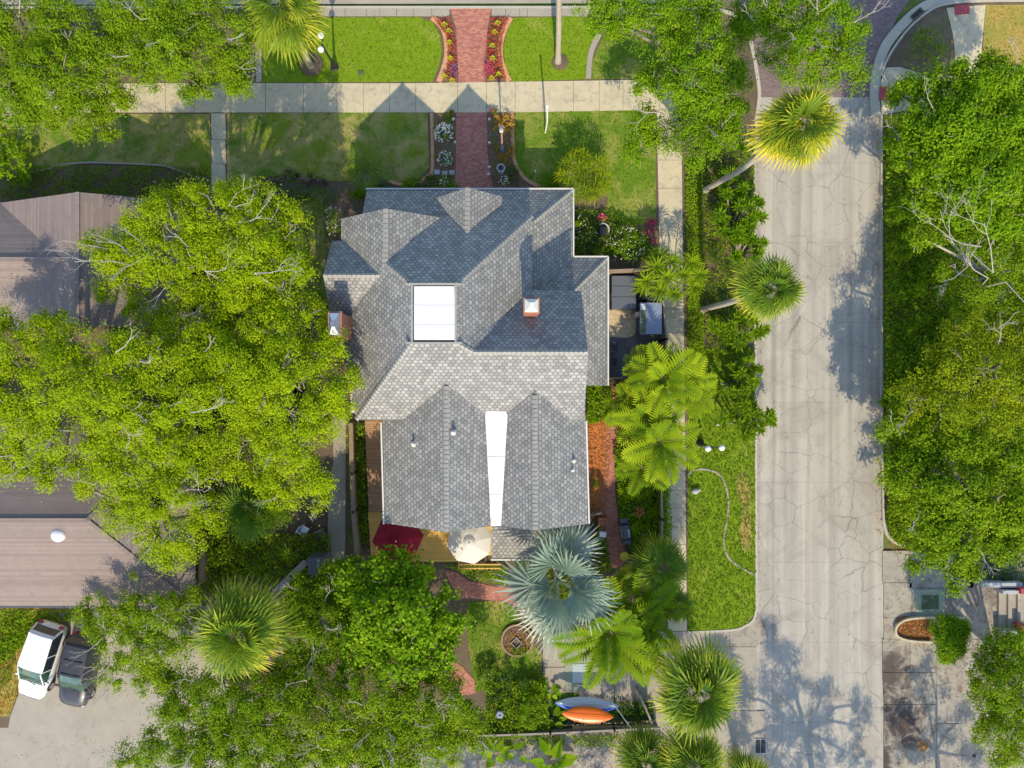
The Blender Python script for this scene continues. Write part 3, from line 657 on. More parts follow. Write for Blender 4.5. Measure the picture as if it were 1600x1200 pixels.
# timber deck on the west and south sides
deck = thing('timber_deck', P(640, 830, 0), 'timber deck of brown and yellow boards wrapping the rear corner of the grey-roofed house', 'deck')
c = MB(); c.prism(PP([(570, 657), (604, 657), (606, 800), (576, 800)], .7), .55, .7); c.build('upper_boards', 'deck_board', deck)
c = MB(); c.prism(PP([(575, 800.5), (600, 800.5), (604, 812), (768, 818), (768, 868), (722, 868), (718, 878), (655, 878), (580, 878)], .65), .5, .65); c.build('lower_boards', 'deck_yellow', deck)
c = MB()
for px, py in ((571, 665), (572, 700), (573, 735), (575, 770), (576, 810), (577, 860), (660, 876), (700, 876)): p = P(px, py, .5); c = MB(); c.box((p.x, p.y, .3), (.1, .1, .6)); c.build('support', 'wood', deck)
st = thing('deck_railing', P(745, 885), 'low yellow wooden railing below the white umbrella at the deck edge', 'railing')
c = MB()
for a, b in (((717, 872), (717, 888)), ((717, 888), (782, 888)), ((717, 882), (782, 882))): c.bar(P(*a, .9), P(*b, .9), .07, .07)
for i in range(11): p = P(717 + 6.4 * i, 885, .5); c.box((p.x, p.y, .5), (.05, .3, .05)); c.box((p.x, p.y - .1, .45), (.05, .05, .8))
c.build('rail', 'deck_yellow', st)
# ---------------------------------------------------------------- foliage materials (dark, mid, light, yellowish)
leafmat('leaf_lime', [(0, (.13, .22, .005)), (.35, (.25, .37, .006)), (.7, (.38, .49, .008)), (1, (.54, .58, .02))], .4)
leafmat('leaf_mid', [(0, (.06, .13, .005)), (.4, (.135, .24, .006)), (.75, (.23, .35, .008)), (1, (.36, .45, .02))])
leafmat('leaf_bright', [(0, (.05, .13, .004)), (.4, (.125, .25, .005)), (.75, (.22, .36, .008)), (1, (.34, .46, .02))])
leafmat('leaf_olive', [(0, (.06, .11, .02)), (.4, (.12, .20, .02)), (.75, (.20, .30, .03)), (1, (.36, .42, .10))])
leafmat('leaf_gold', [(0, (.11, .18, .006)), (.4, (.26, .33, .008)), (.75, (.44, .45, .010)), (1, (.60, .52, .02))])
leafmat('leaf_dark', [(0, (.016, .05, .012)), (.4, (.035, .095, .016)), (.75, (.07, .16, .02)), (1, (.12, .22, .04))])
leafmat('leaf_frond', [(0, (.09, .19, .008)), (.4, (.18, .29, .008)), (.75, (.34, .43, .012)), (1, (.62, .60, .04))], .25)
leafmat('palm_green', [(0, (.05, .12, .015)), (.35, (.12, .20, .015)), (.6, (.26, .33, .025)), (.82, (.54, .50, .04)), (.96, (.62, .42, .08)), (1, (.36, .23, .11))], .2, .4, nsc=1.2)
leafmat('palm_gold', [(0, (.07, .14, .012)), (.3, (.15, .22, .015)), (.5, (.42, .42, .02)), (.76, (.68, .54, .03)), (.96, (.74, .40, .06)), (1, (.40, .25, .11))], .2, .4, nsc=1.2)
leafmat('palm_silver', [(0, (.11, .17, .13)), (.5, (.25, .32, .25)), (.85, (.44, .50, .40)), (1, (.58, .60, .42))], .12, .4, nsc=1.0)
leafmat('grass_blade', [(0, (.06, .14, .008)), (.5, (.12, .23, .012)), (1, (.24, .32, .03))], .25)
leafmat('petal_white', [(0, (.72, .66, .55)), (1, (.80, .78, .72))], .1)
leafmat('petal_red', [(0, (.30, .02, .02)), (.5, (.50, .05, .03)), (1, (.60, .10, .12))], .1)
leafmat('petal_yellow', [(0, (.40, .42, .02)), (1, (.60, .58, .03))], .1)
leafmat('petal_pink', [(0, (.45, .03, .10)), (1, (.68, .16, .26))], .1)
leafmat('petal_purple', [(0, (.14, .07, .20)), (1, (.28, .16, .35))], .1)
leafmat('leaf_orange', [(0, (.16, .14, .02)), (.5, (.55, .28, .03)), (1, (.80, .45, .05))], .15, nsc=2)
leafmat('leaf_plum', [(0, (.03, .012, .02)), (1, (.10, .04, .06))], .1)
leafmat('leaf_rust', [(0, (.28, .10, .03)), (1, (.55, .25, .08))], .1)
leafmat('leaf_sage', [(0, (.13, .22, .13)), (1, (.27, .38, .26))], .1)

DENS = 1.0
def clumps(lobes, cr=.42, per=44, dens=3.1, gap=-.55, seed=0, lo=-.25):
    """clump centres over the shells of all lobes; returns leaf centres, normals"""
    Cs = []; Ns = []
    for i, (c, r, rz) in enumerate(lobes):
        c = np.array(c); n = max(5, int(dens * DENS * r * r / (cr / .42) ** 2))
        d = rng.normal(size=(n * 3, 3)); d = unit(d); d = d[d[:, 2] > lo][:n]
        k = len(d); rad = r * rng.uniform(.70, 1.02, k) * (1 + .22 * hnoise(d * 3.1 + c * .7, 1.0, seed + i))
        inner = rng.random(k) < .22; rad[inner] *= rng.uniform(.2, .7, inner.sum())
        p = c + d * rad[:, None] * np.array([1, 1, rz / r])
        keep = hnoise(p, 1.15, seed * 1.7) > gap + rng.normal(scale=.12, size=k)
        p = p[keep]; d = d[keep]; k = len(p)
        cs = cr * rng.uniform(.6, 1.35, k)
        m = per
        off = rng.normal(size=(k, m, 3)) * .52; off[:, :, 2] *= .55
        Cs.append((p[:, None, :] + off * cs[:, None, None]).reshape(-1, 3))
        nn = np.array([0, 0, .75]) + .55 * d[:, None, :] + .55 * unit(off) + .55 * rng.normal(size=(k, m, 3))
        Ns.append(nn.reshape(-1, 3))
    return np.concatenate(Cs), np.concatenate(Ns)
def limbs(tb, base, lobes, r0, fork=.35, twigs=5, seed=0):
    """trunk and limbs as one branching mesh"""
    rr = random.Random(seed); base = Vector(base)
    top = max(l[0][2] for l in lobes); cx = sum(l[0][0] for l in lobes) / len(lobes); cy = sum(l[0][1] for l in lobes) / len(lobes)
    f = base.lerp(Vector((cx, cy, top)), fork); f.z = top * fork
    tb.tube([base - Vector((0, 0, .2)), base + Vector((0, 0, .15)), base.lerp(f, .5) + Vector((rr.uniform(-.2, .2), rr.uniform(-.2, .2), 0)), f], [r0 * 1.5, r0 * 1.15, r0 * .95, r0 * .8], 10)
    for c, r, rz in lobes:
        c = Vector(c); d = c - f; mid = f + d * .5 + Vector((rr.uniform(-.1, .1) * d.length, rr.uniform(-.1, .1) * d.length, .08 * d.length))
        tb.tube([f, mid, c], [r0 * .55, r0 * .36, r0 * .2], 7)
        for k in range(twigs):
            a = rr.uniform(0, 6.28); e = rr.uniform(-.1, 1.1)
            v = Vector((math.cos(a) * math.cos(e) * r, math.sin(a) * math.cos(e) * r, math.sin(e) * rz))
            m2 = c + v * .5 + Vector((rr.uniform(-.2, .2) * r, rr.uniform(-.2, .2) * r, rr.uniform(-.1, .1) * r))
            tb.tube([c, m2, c + v * .92], [r0 * .2, r0 * .11, .018], 5)
def bare(tb, p, d, L, r, depth, rr, out=None):
    """a forked bare branch"""
    p = Vector(p); d = Vector(d).normalized()
    q = p + d * L * .5 + Vector((rr.uniform(-.1, .1), rr.uniform(-.1, .1), rr.uniform(-.04, .08))) * L
    e = q + (d + Vector((rr.uniform(-.35, .35), rr.uniform(-.35, .35), rr.uniform(-.1, .2)))).normalized() * L * .5
    tb.tube([p, q, e], [r, r * .8, r * .6], 5)
    if depth:
        for k in range(rr.choice((2, 3, 3))):
            a = rr.uniform(-.9, .9); m = Matrix.Rotation(a, 3, 'Z'); dd = m @ (e - q).normalized(); dd.z += rr.uniform(-.25, .4)
            bare(tb, q.lerp(e, rr.uniform(.3, 1)), dd, L * rr.uniform(.5, .75), r * .55, depth - 1, rr)
def tree(name, base, lobes, mat, label, group=None, cat='tree', leaf=(.125, .075), cr=.42, per=105, dens=19, gap=-.5, r0=.28, seed=0, tw=0, bark='bark', twspots=(), twmat='bark_twig', tint=(.55, .13), zr=.62, fork=.35, crown='crown', nb=5, lo=-.25):
    """base: pixel of the foot; lobes: (px, py, radius px, height of lobe centre)"""
    b = P(base[0], base[1], 0); root = thing(name, b, label, cat, group)
    lb = [(tuple(P(x, y, z)), rpx(r, z), rpx(r, z) * zr) for x, y, r, z in lobes]
    C, N = clumps(lb, cr, per, dens, gap, seed, lo)
    ok = C[:, 2] > .15; C = C[ok]; N = N[ok]
    t = np.clip(tint[0] + rng.normal(scale=tint[1], size=len(C)), 0, 1)
    V, T_ = leaves(C, N, leaf[0], leaf[1], t)
    np_mesh(crown, V, 4, mat, T_, root, off=b)
    tb = MB(); limbs(tb, b, lb, r0, fork, nb, seed); tb.build('trunk', bark, root, smooth=True)
    rr = random.Random(seed + 5)
    spots = [(P(x, y, z), L) for x, y, z, L in twspots]
    for k in range(tw):
        c, r, rz = rr.choice(lb); a = rr.uniform(0, 6.28); e = rr.uniform(.5, 1.3)
        spots.append((Vector(c) + Vector((math.cos(a) * math.cos(e) * r, math.sin(a) * math.cos(e) * r, math.sin(e) * rz)) * .9, rr.uniform(.5, 1.1)))
    if spots:
        cc = sum((Vector(l[0]) for l in lb), Vector()) / len(lb)
        for p, L in spots:
            tb = MB(); d = p - cc; d.z = .5 * abs(d.length) * .4; a = rr.uniform(-.8, .8); d = Matrix.Rotation(a, 3, 'Z') @ d
            bare(tb, p - d.normalized() * L * .3, d, L, .028, 3 if L > .8 else 2, rr)
            tb.tube([Vector(min(lb, key=lambda l: (Vector(l[0]) - p).length)[0]), p - d.normalized() * L * .3], [.04, .028], 5)
            tb.build('bare_branch', twmat, root)
    return root

def blade(V, T_, o, d, side, up, L, W, droop, t0, t1, seg=2):
    """a pleated leaf segment: a diamond with a bend, appended as two quads"""
    m = o + d * L * .52 + up * (-droop * L * .25); e = o + d * L * .93 + up * (-droop * L)
    k = side * W / 2
    V += [o, m - k, e, m + k]; T_ += [t0, (t0 + t1) / 2, t1, (t0 + t1) / 2]
def fan_palm(name, base, top, h, r, mat, label, group=None, nleaf=34, seg=22, trunk_r=.17, seed=0, tint=(.35, .95), petiole=.38, droop=.30, lowest=-.75, cat='palm tree', spread=3.9, wseg=.62, dead=0):
    """base and top in pixels; h height of the crown's heart; r crown radius in pixels"""
    rr = random.Random(seed); b = P(base[0], base[1], 0); tp = P(top[0], top[1], h); R_ = rpx(r, h)
    root = thing(name, b, label, cat, group); V = []; T_ = []
    ga = 2.399
    for i in range(nleaf):
        f = (i + .5) / nleaf; el = 1.30 - f ** 1.1 * (1.30 - lowest) + rr.uniform(-.3, .3); az = i * ga + rr.uniform(-.55, .55)
        d = Vector((math.cos(az) * math.cos(el), math.sin(az) * math.cos(el), math.sin(el)))
        side = Vector((-math.sin(az), math.cos(az), 0)); up = d.cross(side)
        if up.z < 0: up = -up
        side = (side + up * rr.uniform(-.8, .8)).normalized(); up = d.cross(side).normalized()
        if up.z < 0: up = -up
        if el > .2: up = (up + d * .0 + Vector((0, 0, .3))).normalized()
        Lp = R_ * petiole * rr.uniform(.65, 1.35); Lb = R_ * (1 - petiole) * rr.uniform(.85, 1.15)
        hub = tp + d * Lp; hub.z -= .1 * Lp
        bd = (d + Vector((0, 0, -.35 if el > 0 else -.1))).normalized(); bd = (bd - side * bd.dot(side)).normalized(); up = bd.cross(side).normalized()
        if up.z < 0: up = -up
        wp = (.06 if mat == 'palm_silver' else .016) if R_ > 1 else .01
        V += [tp - side * wp, hub - side * wp * .6, hub + side * wp * .6, tp + side * wp]; T_ += [tint[0]] * 4
        old = f > .66; age = tint[0] + (.22 if old else -.06) + rr.uniform(-.2, .2)
        tipc = tint[1] + rr.uniform(-.25, .05) + (.15 if old else -.2 * (1 - f))
        for j in range(seg):
            a = (j / (seg - 1) - .5) * spread; dd = (bd * math.cos(a) + side * math.sin(a)).normalized()
            L = Lb * (.66 + .34 * math.cos(a * .8)) * rr.uniform(.88, 1.1); ss = dd.cross(up).normalized()
            W = 2 * math.sin(spread / seg / 2) * L * .52 * wseg + .010
            fold = up * W * .45; o = hub; g = Vector((0, 0, droop * L * rr.uniform(.6, 1.5)))
            m = o + dd * L * .5 - g * .12; e = o + dd * L * .95 - g
            V += [o, m - ss * W / 2 - fold, e, m + ss * W / 2 + fold * (-1 if j % 2 else .2)]; T_ += [age - .25, age, tipc, age]
    for i in range(dead if dead else nleaf // 7):       # old brown fronds hanging below the crown
        az = rr.uniform(0, 6.28); d = Vector((math.cos(az) * .55, math.sin(az) * .55, -.8)).normalized(); side = Vector((-math.sin(az), math.cos(az), 0)); hub = tp + d * R_ * .5
        for j in range(14):
            a = (j / 13 - .5) * 2.4; dd = (d * math.cos(a) + side * math.sin(a)).normalized(); L = R_ * .45 * rr.uniform(.6, 1.1); ss = side.cross(dd).cross(dd).normalized() * .03
            V += [hub, hub + dd * L * .5 - ss, hub + dd * L, hub + dd * L * .5 + ss]; T_ += [1.6] * 4
    np_mesh('crown', np.array([tuple(v) for v in V]), 4, mat, np.clip(np.array(T_), -.3, 1.6), root, off=b)
    tb = MB(); q = b.lerp(tp, .5); q.x = b.x + (tp.x - b.x) * .62; q.y = b.y + (tp.y - b.y) * .62; q.z = h * .42
    pts = sm([b - Vector((0, 0, .2)), b.lerp(q, .5) + Vector((0, 0, .1)), q, q.lerp(tp, .5) + Vector((0, 0, .2)), tp], 6)
    n = len(pts); tb.tube(pts, [trunk_r * (1.5 - .5 * min(1, i / 3)) * (1 + .07 * (i % 2)) for i in range(n)], 10)
    tb.build("trunk", "palm_bark", root, smooth=True)
    return root
def frond(V, T_, tp, az, el, L, W, sag, rr, tint, n=30, rach=None, thick=.02, kf=.42):
    d0 = Vector((math.cos(az) * math.cos(el), math.sin(az) * math.cos(el), math.sin(el))); side = Vector((-math.sin(az), math.cos(az), 0))
    side = (side + Vector((0, 0, rr.uniform(-.3, .3)))).normalized(); pts = []
    for i in range(n + 1):
        f = i / n; pts.append(tp + d0 * L * f - Vector((0, 0, sag * L * f * f)))
    age = tint[0] + rr.uniform(-.15, .15)
    for i in range(2, n):
        f = i / n; t = (pts[i + 1] - pts[i - 1]).normalized(); up = t.cross(side).normalized()
        if up.z < 0: up = -up
        wl = W * (math.sin(math.pi * min(1, .12 + f * .88)) ** .6) * rr.uniform(.85, 1.1)
        for s_ in (-1, 1):
            dd = (side * s_ * .86 + t * .55 + up * .22).normalized(); e = pts[i] + dd * wl - Vector((0, 0, .22 * wl)); m = pts[i] + dd * wl * .4
            k = t * L / n * kf
            V += [pts[i] - k * .5, m - k, e, m + k]; T_ += [age, age + .03, tint[1] + rr.uniform(-.2, .05), age + .03]
    if rach is not None: rach.tube([pts[0], pts[n // 3], pts[2 * n // 3], pts[n]], [thick, thick * .8, thick * .5, thick * .2], 4)
def feather_palm(name, base, heads, mat, label, group=None, nf=11, seed=0, tint=(.4, .85), sag=.35, wf=.26, cat='palm tree', trunk_r=.06, elr=(.15, 1.1), nl=24, kf=.40):
    """heads: (px, py, h, r px)"""
    rr = random.Random(seed); b = P(base[0], base[1], 0); root = thing(name, b, label, cat, group); V = []; T_ = []; ra = MB(); tb = MB()
    for hx, hy, h, r in heads:
        tp = P(hx, hy, h); R_ = rpx(r, h)
        for i in range(nf):
            az = i * 2.399 + rr.uniform(-.25, .25); el = elr[1] - (elr[1] - elr[0]) * i / nf + rr.uniform(-.1, .1)
            L = R_ * 1.15 / max(.55, math.cos(el)) if el < .9 else R_ * 1.1
            frond(V, T_, tp, az, el, L, R_ * wf, sag * (1.2 if el > .6 else 1), rr, tint, nl, ra, .022, kf)
        g = Vector((b.x + rr.uniform(-.15, .15), b.y + rr.uniform(-.15, .15), -.1))
        tb.tube(sm([g, g.lerp(tp, .5) + Vector((0, 0, .2)), tp], 3), trunk_r, 7)
    np_mesh('crown', np.array([tuple(v) for v in V]), 4, mat, np.clip(np.array(T_), 0, 1), root, off=b)
    ra.build('frond_stems', 'leaf_stem', root); tb.build('trunk', 'palm_bark', root, smooth=True)
    return root
plain('leaf_stem', (.30, .34, .06), .6, .2)
def rosette(V, T_, c, r, n, wd, rr, tint, el0=1.3, el1=.05, droop=.4):
    for i in range(n):
        az = i * 2.399 + rr.uniform(-.2, .2); el = el0 - (el0 - el1) * i / n; L = r * rr.uniform(.85, 1.1)
        d = Vector((math.cos(az) * math.cos(el), math.sin(az) * math.cos(el), math.sin(el))); side = Vector((-math.sin(az), math.cos(az), 0))
        m = c + d * L * .5; e = c + d * L - Vector((0, 0, droop * L * (1 - .5 * math.sin(el)))); a = tint[0] + rr.uniform(-.15, .15)
        V += [c - side * wd * .3, m - side * wd / 2, e, m + side * wd / 2]; T_ += [a, a, tint[1] + rr.uniform(-.2, .1), a]
def spiky(name, base, heads, mat, label, group=None, n=44, wd=.05, seed=0, tint=(.35, .85), cat='plant', droop=.4, stem='bark', sr=.04, **k):
    rr = random.Random(seed); b = P(base[0], base[1], .1); root = thing(name, b, label, cat, group); V = []; T_ = []; tb = MB()
    for hx, hy, h, r in heads:
        c = P(hx, hy, h); rosette(V, T_, c, rpx(r, h), n, wd, rr, tint, droop=droop, **k)
        g = Vector((b.x + (c.x - b.x) * .25, b.y + (c.y - b.y) * .25, 0)); tb.tube([g, g.lerp(c, .6) + Vector((0, 0, -.1)), c], [sr * 1.4, sr, sr], 6)
    np_mesh('leaves', np.array([tuple(v) for v in V]), 4, mat, np.clip(np.array(T_), 0, 1), root, off=b)
    tb.build('stem', stem, root)
    return root
def shrub(name, c, r, h, mat, label, group=None, cat='shrub', leaf=(.10, .06), seed=0, flowers=None, nfl=60, fsize=.09, dens=9, per=30, cr=.22, gap=-.9, lobes=None, zr=None, tint=(.5, .2), sx=1, fz=0):
    """c pixel centre, r pixel radius, h height (m)"""
    b = P(c[0], c[1], .1); root = thing(name, b, label, cat, group)
    R_ = rpx(r, h * .6)
    lb = lobes or [(c[0], c[1], r, h * .5)]
    lb = [(tuple(P(x, y, z)), rpx(q, z), min(rpx(q, z), h * .5)) for x, y, q, z in lb]
    C, N = clumps(lb, cr, per, dens, gap, seed, -.1); ok = C[:, 2] > .12; C = C[ok]; N = N[ok]
    t = np.clip(tint[0] + rng.normal(scale=tint[1], size=len(C)), 0, 1); V, T_ = leaves(C, N, leaf[0], leaf[1], t)
    np_mesh('crown', V, 4, mat, T_, root, off=b)
    tb = MB()
    for l in lb:
        for k in range(5):
            a = random.uniform(0, 6.28); tb.tube([(b.x, b.y, 0), (l[0][0] + math.cos(a) * l[1] * .4, l[0][1] + math.sin(a) * l[1] * .4, l[0][2] + .1)], [.03, .012], 5)
    tb.build('stem', 'bark', root)
    if flowers:
        fc = []
        for l in lb:
            d = unit(rng.normal(size=(nfl * 4, 3))); d = d[d[:, 2] > .1][:nfl // len(lb) + 1]
            fc.append(np.array(l[0]) + d * np.array([l[1], l[1], l[2]]) * rng.uniform(.9, 1.08, (len(d), 1)))
        fc = np.concatenate(fc); C2 = np.repeat(fc, 4, 0) + rng.normal(scale=fsize * .3, size=(len(fc) * 4, 3)); N2 = rng.normal(scale=.5, size=C2.shape) + np.array([0, 0, 1])
        V, T_ = leaves(C2, N2, fsize, fsize * .8, rng.random(len(C2))); np_mesh('flowers', V, 4, flowers, T_, root, off=b, kind='stuff')
    return root
def inpoly(X, Y, poly):
    c = np.zeros(len(X), bool); n = len(poly)
    for i in range(n):
        x1, y1 = poly[i][:2]; x2, y2 = poly[(i + 1) % n][:2]
        c ^= ((y1 > Y) != (y2 > Y)) & (X < (x2 - x1) * (Y - y1) / (y2 - y1 + 1e-12) + x1)
    return c
def cover(name, poly, n, mat, size, zmin, zmax, label=None, cat=None, kind='stuff', upright=.0, bumps=.5, tint=(.5, .22), group=None, gapn=None):
    """leafy ground cover over a pixel polygon; n leaves per square metre"""
    pl = [tuple(P(x, y, 0))[:2] for x, y in poly]; xs_ = [p[0] for p in pl]; ys_ = [p[1] for p in pl]
    A = (max(xs_) - min(xs_)) * (max(ys_) - min(ys_)); k = int(A * n)
    X = rng.uniform(min(xs_), max(xs_), k); Y = rng.uniform(min(ys_), max(ys_), k); ok = inpoly(X, Y, pl); X = X[ok]; Y = Y[ok]
    Q = np.stack([X, Y, np.zeros_like(X)], 1); hn = .5 + .5 * np.clip(hnoise(Q, 2.2, 3.3), -1, 1)
    if gapn is not None:
        ok = hn > gapn + rng.normal(scale=.08, size=len(X)); X = X[ok]; Y = Y[ok]; hn = hn[ok]
    Z = zmin + (zmax - zmin) * (rng.random(len(X)) * (1 - bumps) + hn * bumps * rng.uniform(.6, 1, len(X)))
    C = np.stack([X, Y, Z], 1); N = rng.normal(scale=.55 + upright, size=C.shape) + np.array([0, 0, 1.0 - upright * .8])
    t = np.clip(tint[0] + rng.normal(scale=tint[1], size=len(C)), 0, 1)
    V, T_ = leaves(C, N, size[0], size[1], t)
    b = P(sum(p[0] for p in poly) / len(poly), sum(p[1] for p in poly) / len(poly), .1)
    o = np_mesh(name, V, 4, mat, T_, None, off=b, label=label, cat=cat, kind=kind, group=group); o.location = b
    return o
# ---------------------------------------------------------------- trees
tree('oak_tree', (90, 90), [(30, 30, 62, 6.5), (100, 40, 55, 7.2), (20, 110, 60, 6.5), (90, 110, 62, 7.5), (150, 90, 48, 7), (60, 165, 48, 6), (120, 165, 50, 6), (170, 150, 36, 5.5), (165, 195, 24, 5), (30, 160, 40, 5.5), (-40, 60, 60, 6)],
     'leaf_mid', 'broad mid-green oak filling the top left corner over the sidewalk', seed=1, tw=8)
tree('oak_tree', (290, 70), [(200, 20, 46, 7), (260, 20, 50, 8), (320, 20, 45, 8), (220, 80, 42, 7), (280, 70, 52, 8.2), (345, 60, 46, 7.5), (375, 80, 30, 6.5), (300, 115, 40, 7), (355, 115, 36, 6.3), (240, 110, 30, 6), (180, 50, 30, 6.5), (315, 140, 20, 6), (375, 125, 22, 5.5)],
     'leaf_mid', 'round mid-green oak between the corner oak and the white twin-globe lamp on the front lawn', seed=2, tw=8)
tree('oak_tree', (360, 440), [(270, 345, 52, 9), (340, 335, 50, 9.5), (400, 330, 46, 9.5), (450, 350, 38, 9), (445, 400, 40, 9.5), (390, 395, 50, 10), (320, 400, 46, 9.5), (240, 395, 44, 9), (180, 400, 38, 8.5), (150, 385, 24, 8), (215, 345, 26, 8.5), (200, 440, 34, 8), (290, 450, 34, 8.5), (370, 450, 40, 9.5), (440, 455, 36, 9.5), (170, 450, 22, 7.5), (330, 490, 40, 8.5), (260, 500, 32, 7.5), (400, 480, 36, 9), (215, 480, 26, 7.5), (465, 420, 28, 8.5), (300, 320, 34, 8.5), (370, 310, 30, 8.5), (245, 320, 26, 8)],
     'leaf_lime', 'yellow-green oak with pale bare twigs, topmost of the big left canopy', seed=3, tw=7, gap=-.55, r0=.36,
     twspots=[(150, 405, 9.2, 1.6), (160, 385, 9, 1.3), (235, 400, 9.6, 1.5), (385, 345, 10.6, 1.6), (410, 425, 10.8, 1.5), (330, 425, 10.4, 1.2), (195, 390, 9.4, 1.3)], group='oaks of the big left canopy')
tree('oak_tree', (470, 600), [(470, 500, 44, 9), (425, 520, 44, 10), (510, 545, 38, 9.5), (520, 600, 38, 9.5), (500, 655, 40, 9), (450, 640, 48, 10), (440, 580, 50, 10.5), (385, 570, 46, 10.5), (380, 630, 44, 10), (390, 690, 40, 9), (450, 700, 44, 9), (485, 740, 36, 8), (440, 770, 32, 7.5), (540, 625, 22, 8.5), (500, 780, 18, 7), (340, 530, 34, 9.5), (545, 590, 22, 8.5), (420, 610, 44, 10.5), (350, 560, 40, 10), (430, 800, 26, 6.5), (410, 740, 34, 8)],
     'leaf_lime', 'yellow-green oak pressed against the west edge of the grey-roofed house', seed=4, tw=5, r0=.36, group='oaks of the big left canopy', gap=-.5)
tree('oak_tree', (170, 590), [(20, 560, 46, 9), (70, 530, 36, 9), (120, 545, 40, 10), (180, 560, 46, 10.5), (250, 570, 46, 10.5), (310, 550, 40, 10), (90, 600, 50, 10.5), (160, 620, 52, 11), (230, 640, 48, 10.5), (30, 640, 46, 9.5), (80, 670, 46, 9.5), (300, 620, 48, 10.5), (340, 580, 34, 10), (150, 690, 40, 9), (25, 700, 36, 8.5), (-30, 620, 50, 9), (90, 490, 16, 8.5), (70, 500, 20, 8.5), (100, 725, 26, 7.5), (60, 740, 26, 7.5), (10, 730, 24, 7.5), (280, 520, 30, 9), (200, 660, 40, 10), (10, 510, 30, 8.5)],
     'leaf_lime', 'widest yellow-green oak, at the left edge between the two brown roofs', seed=5, tw=7, r0=.42, group='oaks of the big left canopy', gap=-.48,
     twspots=[(190, 545, 11.6, 1.2), (310, 645, 11.5, 1.3), (190, 665, 11.2, 1.0)])
tree('oak_tree', (260, 790), [(200, 720, 46, 9), (260, 700, 44, 9.5), (310, 690, 38, 9), (160, 745, 34, 8), (230, 770, 46, 8.5), (290, 755, 44, 9), (190, 800, 34, 7.5), (240, 830, 38, 7.5), (290, 830, 36, 7.5), (330, 800, 30, 7.5), (275, 865, 26, 6.5), (345, 735, 26, 8), (130, 760, 18, 7)],
     'leaf_lime', 'yellow-green oak hanging over the brown roof with the round skylight', seed=6, tw=8, r0=.3, group='oaks of the big left canopy', gap=-.6, twspots=[(288, 765, 9.5, 1.9), (275, 790, 9, 1.3)])
# south side
tree('maple_tree', (620, 985), [(560, 905, 38, 6), (610, 900, 42, 7), (660, 925, 40, 7), (690, 965, 36, 7), (640, 970, 50, 8.5), (590, 960, 46, 7.5), (680, 1015, 36, 7), (630, 1030, 44, 7.5), (575, 1010, 40, 6.5), (545, 950, 28, 5.5), (596, 892, 22, 5.5), (652, 900, 18, 5.5), (640, 1060, 26, 6)],
     'leaf_bright', 'dense bright green round-leaved tree just below the red umbrella', seed=7, leaf=(.20, .17), cr=.38, per=34, dens=20, gap=-.85, r0=.22, tint=(.5, .22))
tree('oak_tree', (230, 1000), [(190, 945, 34, 5.5), (240, 960, 36, 6), (170, 985, 32, 5), (220, 1005, 38, 5.5), (180, 1045, 30, 4.6), (235, 1050, 36, 5), (135, 970, 18, 4.5), (275, 1010, 30, 5), (270, 1065, 28, 4.5), (210, 920, 20, 5), (290, 940, 24, 5), (140, 950, 18, 4.6)],
     'leaf_mid', 'thin grey-twigged tree reaching over the white and black cars', seed=8, tw=9, gap=-.35, dens=15, r0=.2, cr=.36, bark='bark_twig', tint=(.6, .22))
tree('oak_tree', (370, 1120), [(290, 1120, 36, 5.5), (340, 1100, 40, 6.5), (250, 1170, 36, 5), (310, 1180, 40, 6), (380, 1160, 44, 6.5), (410, 1090, 38, 6.5), (370, 1060, 28, 5.5), (440, 1150, 40, 6), (200, 1185, 24, 4.5), (260, 1110, 22, 5), (430, 1040, 30, 5.5), (360, 1215, 50, 6), (340, 1140, 36, 6), (450, 1100, 34, 6.3), (310, 1070, 28, 5), (400, 1130, 36, 6.8), (440, 1200, 40, 6)],
     'leaf_mid', 'grey-twigged green tree at the bottom left beside the concrete alley', seed=9, tw=14, gap=-.55, r0=.24, cr=.4, bark='bark_twig')
tree('oak_tree', (590, 1120), [(480, 1080, 40, 6), (520, 1120, 44, 7), (580, 1090, 44, 7), (640, 1110, 42, 7), (700, 1100, 36, 6.5), (720, 1140, 32, 5.5), (660, 1160, 44, 6.5), (600, 1170, 44, 7), (540, 1180, 42, 6.5), (480, 1180, 40, 6), (690, 1060, 26, 5.5), (600, 1220, 44, 6.5), (740, 1110, 20, 5), (490, 1030, 30, 5.5), (540, 1060, 34, 6), (560, 1150, 36, 6.8), (620, 1140, 36, 6.8), (740, 1150, 22, 5), (500, 1150, 36, 6.3), (450, 1050, 30, 5.5), (700, 1170, 30, 5.5)],
     'leaf_mid', 'twiggy mid-green tree along the bottom edge left of the fence with kayaks', seed=10, tw=16, gap=-.55, r0=.26, cr=.4, bark='bark_twig', tint=(.6, .22))
tree('oak_tree', (490, 980), [(480, 925, 34, 5), (520, 910, 28, 5), (500, 970, 40, 6), (470, 1000, 32, 5.5), (540, 940, 24, 5), (540, 1000, 32, 5.5), (520, 890, 20, 4.5), (500, 940, 34, 5.5), (520, 1030, 30, 5.5), (460, 960, 26, 5)],
     'leaf_mid', 'small dull green tree between the golden fan palm and the round-leaved tree', seed=11, tw=12, gap=-.5, r0=.18, cr=.36, bark='bark_twig', tint=(.35, .2))
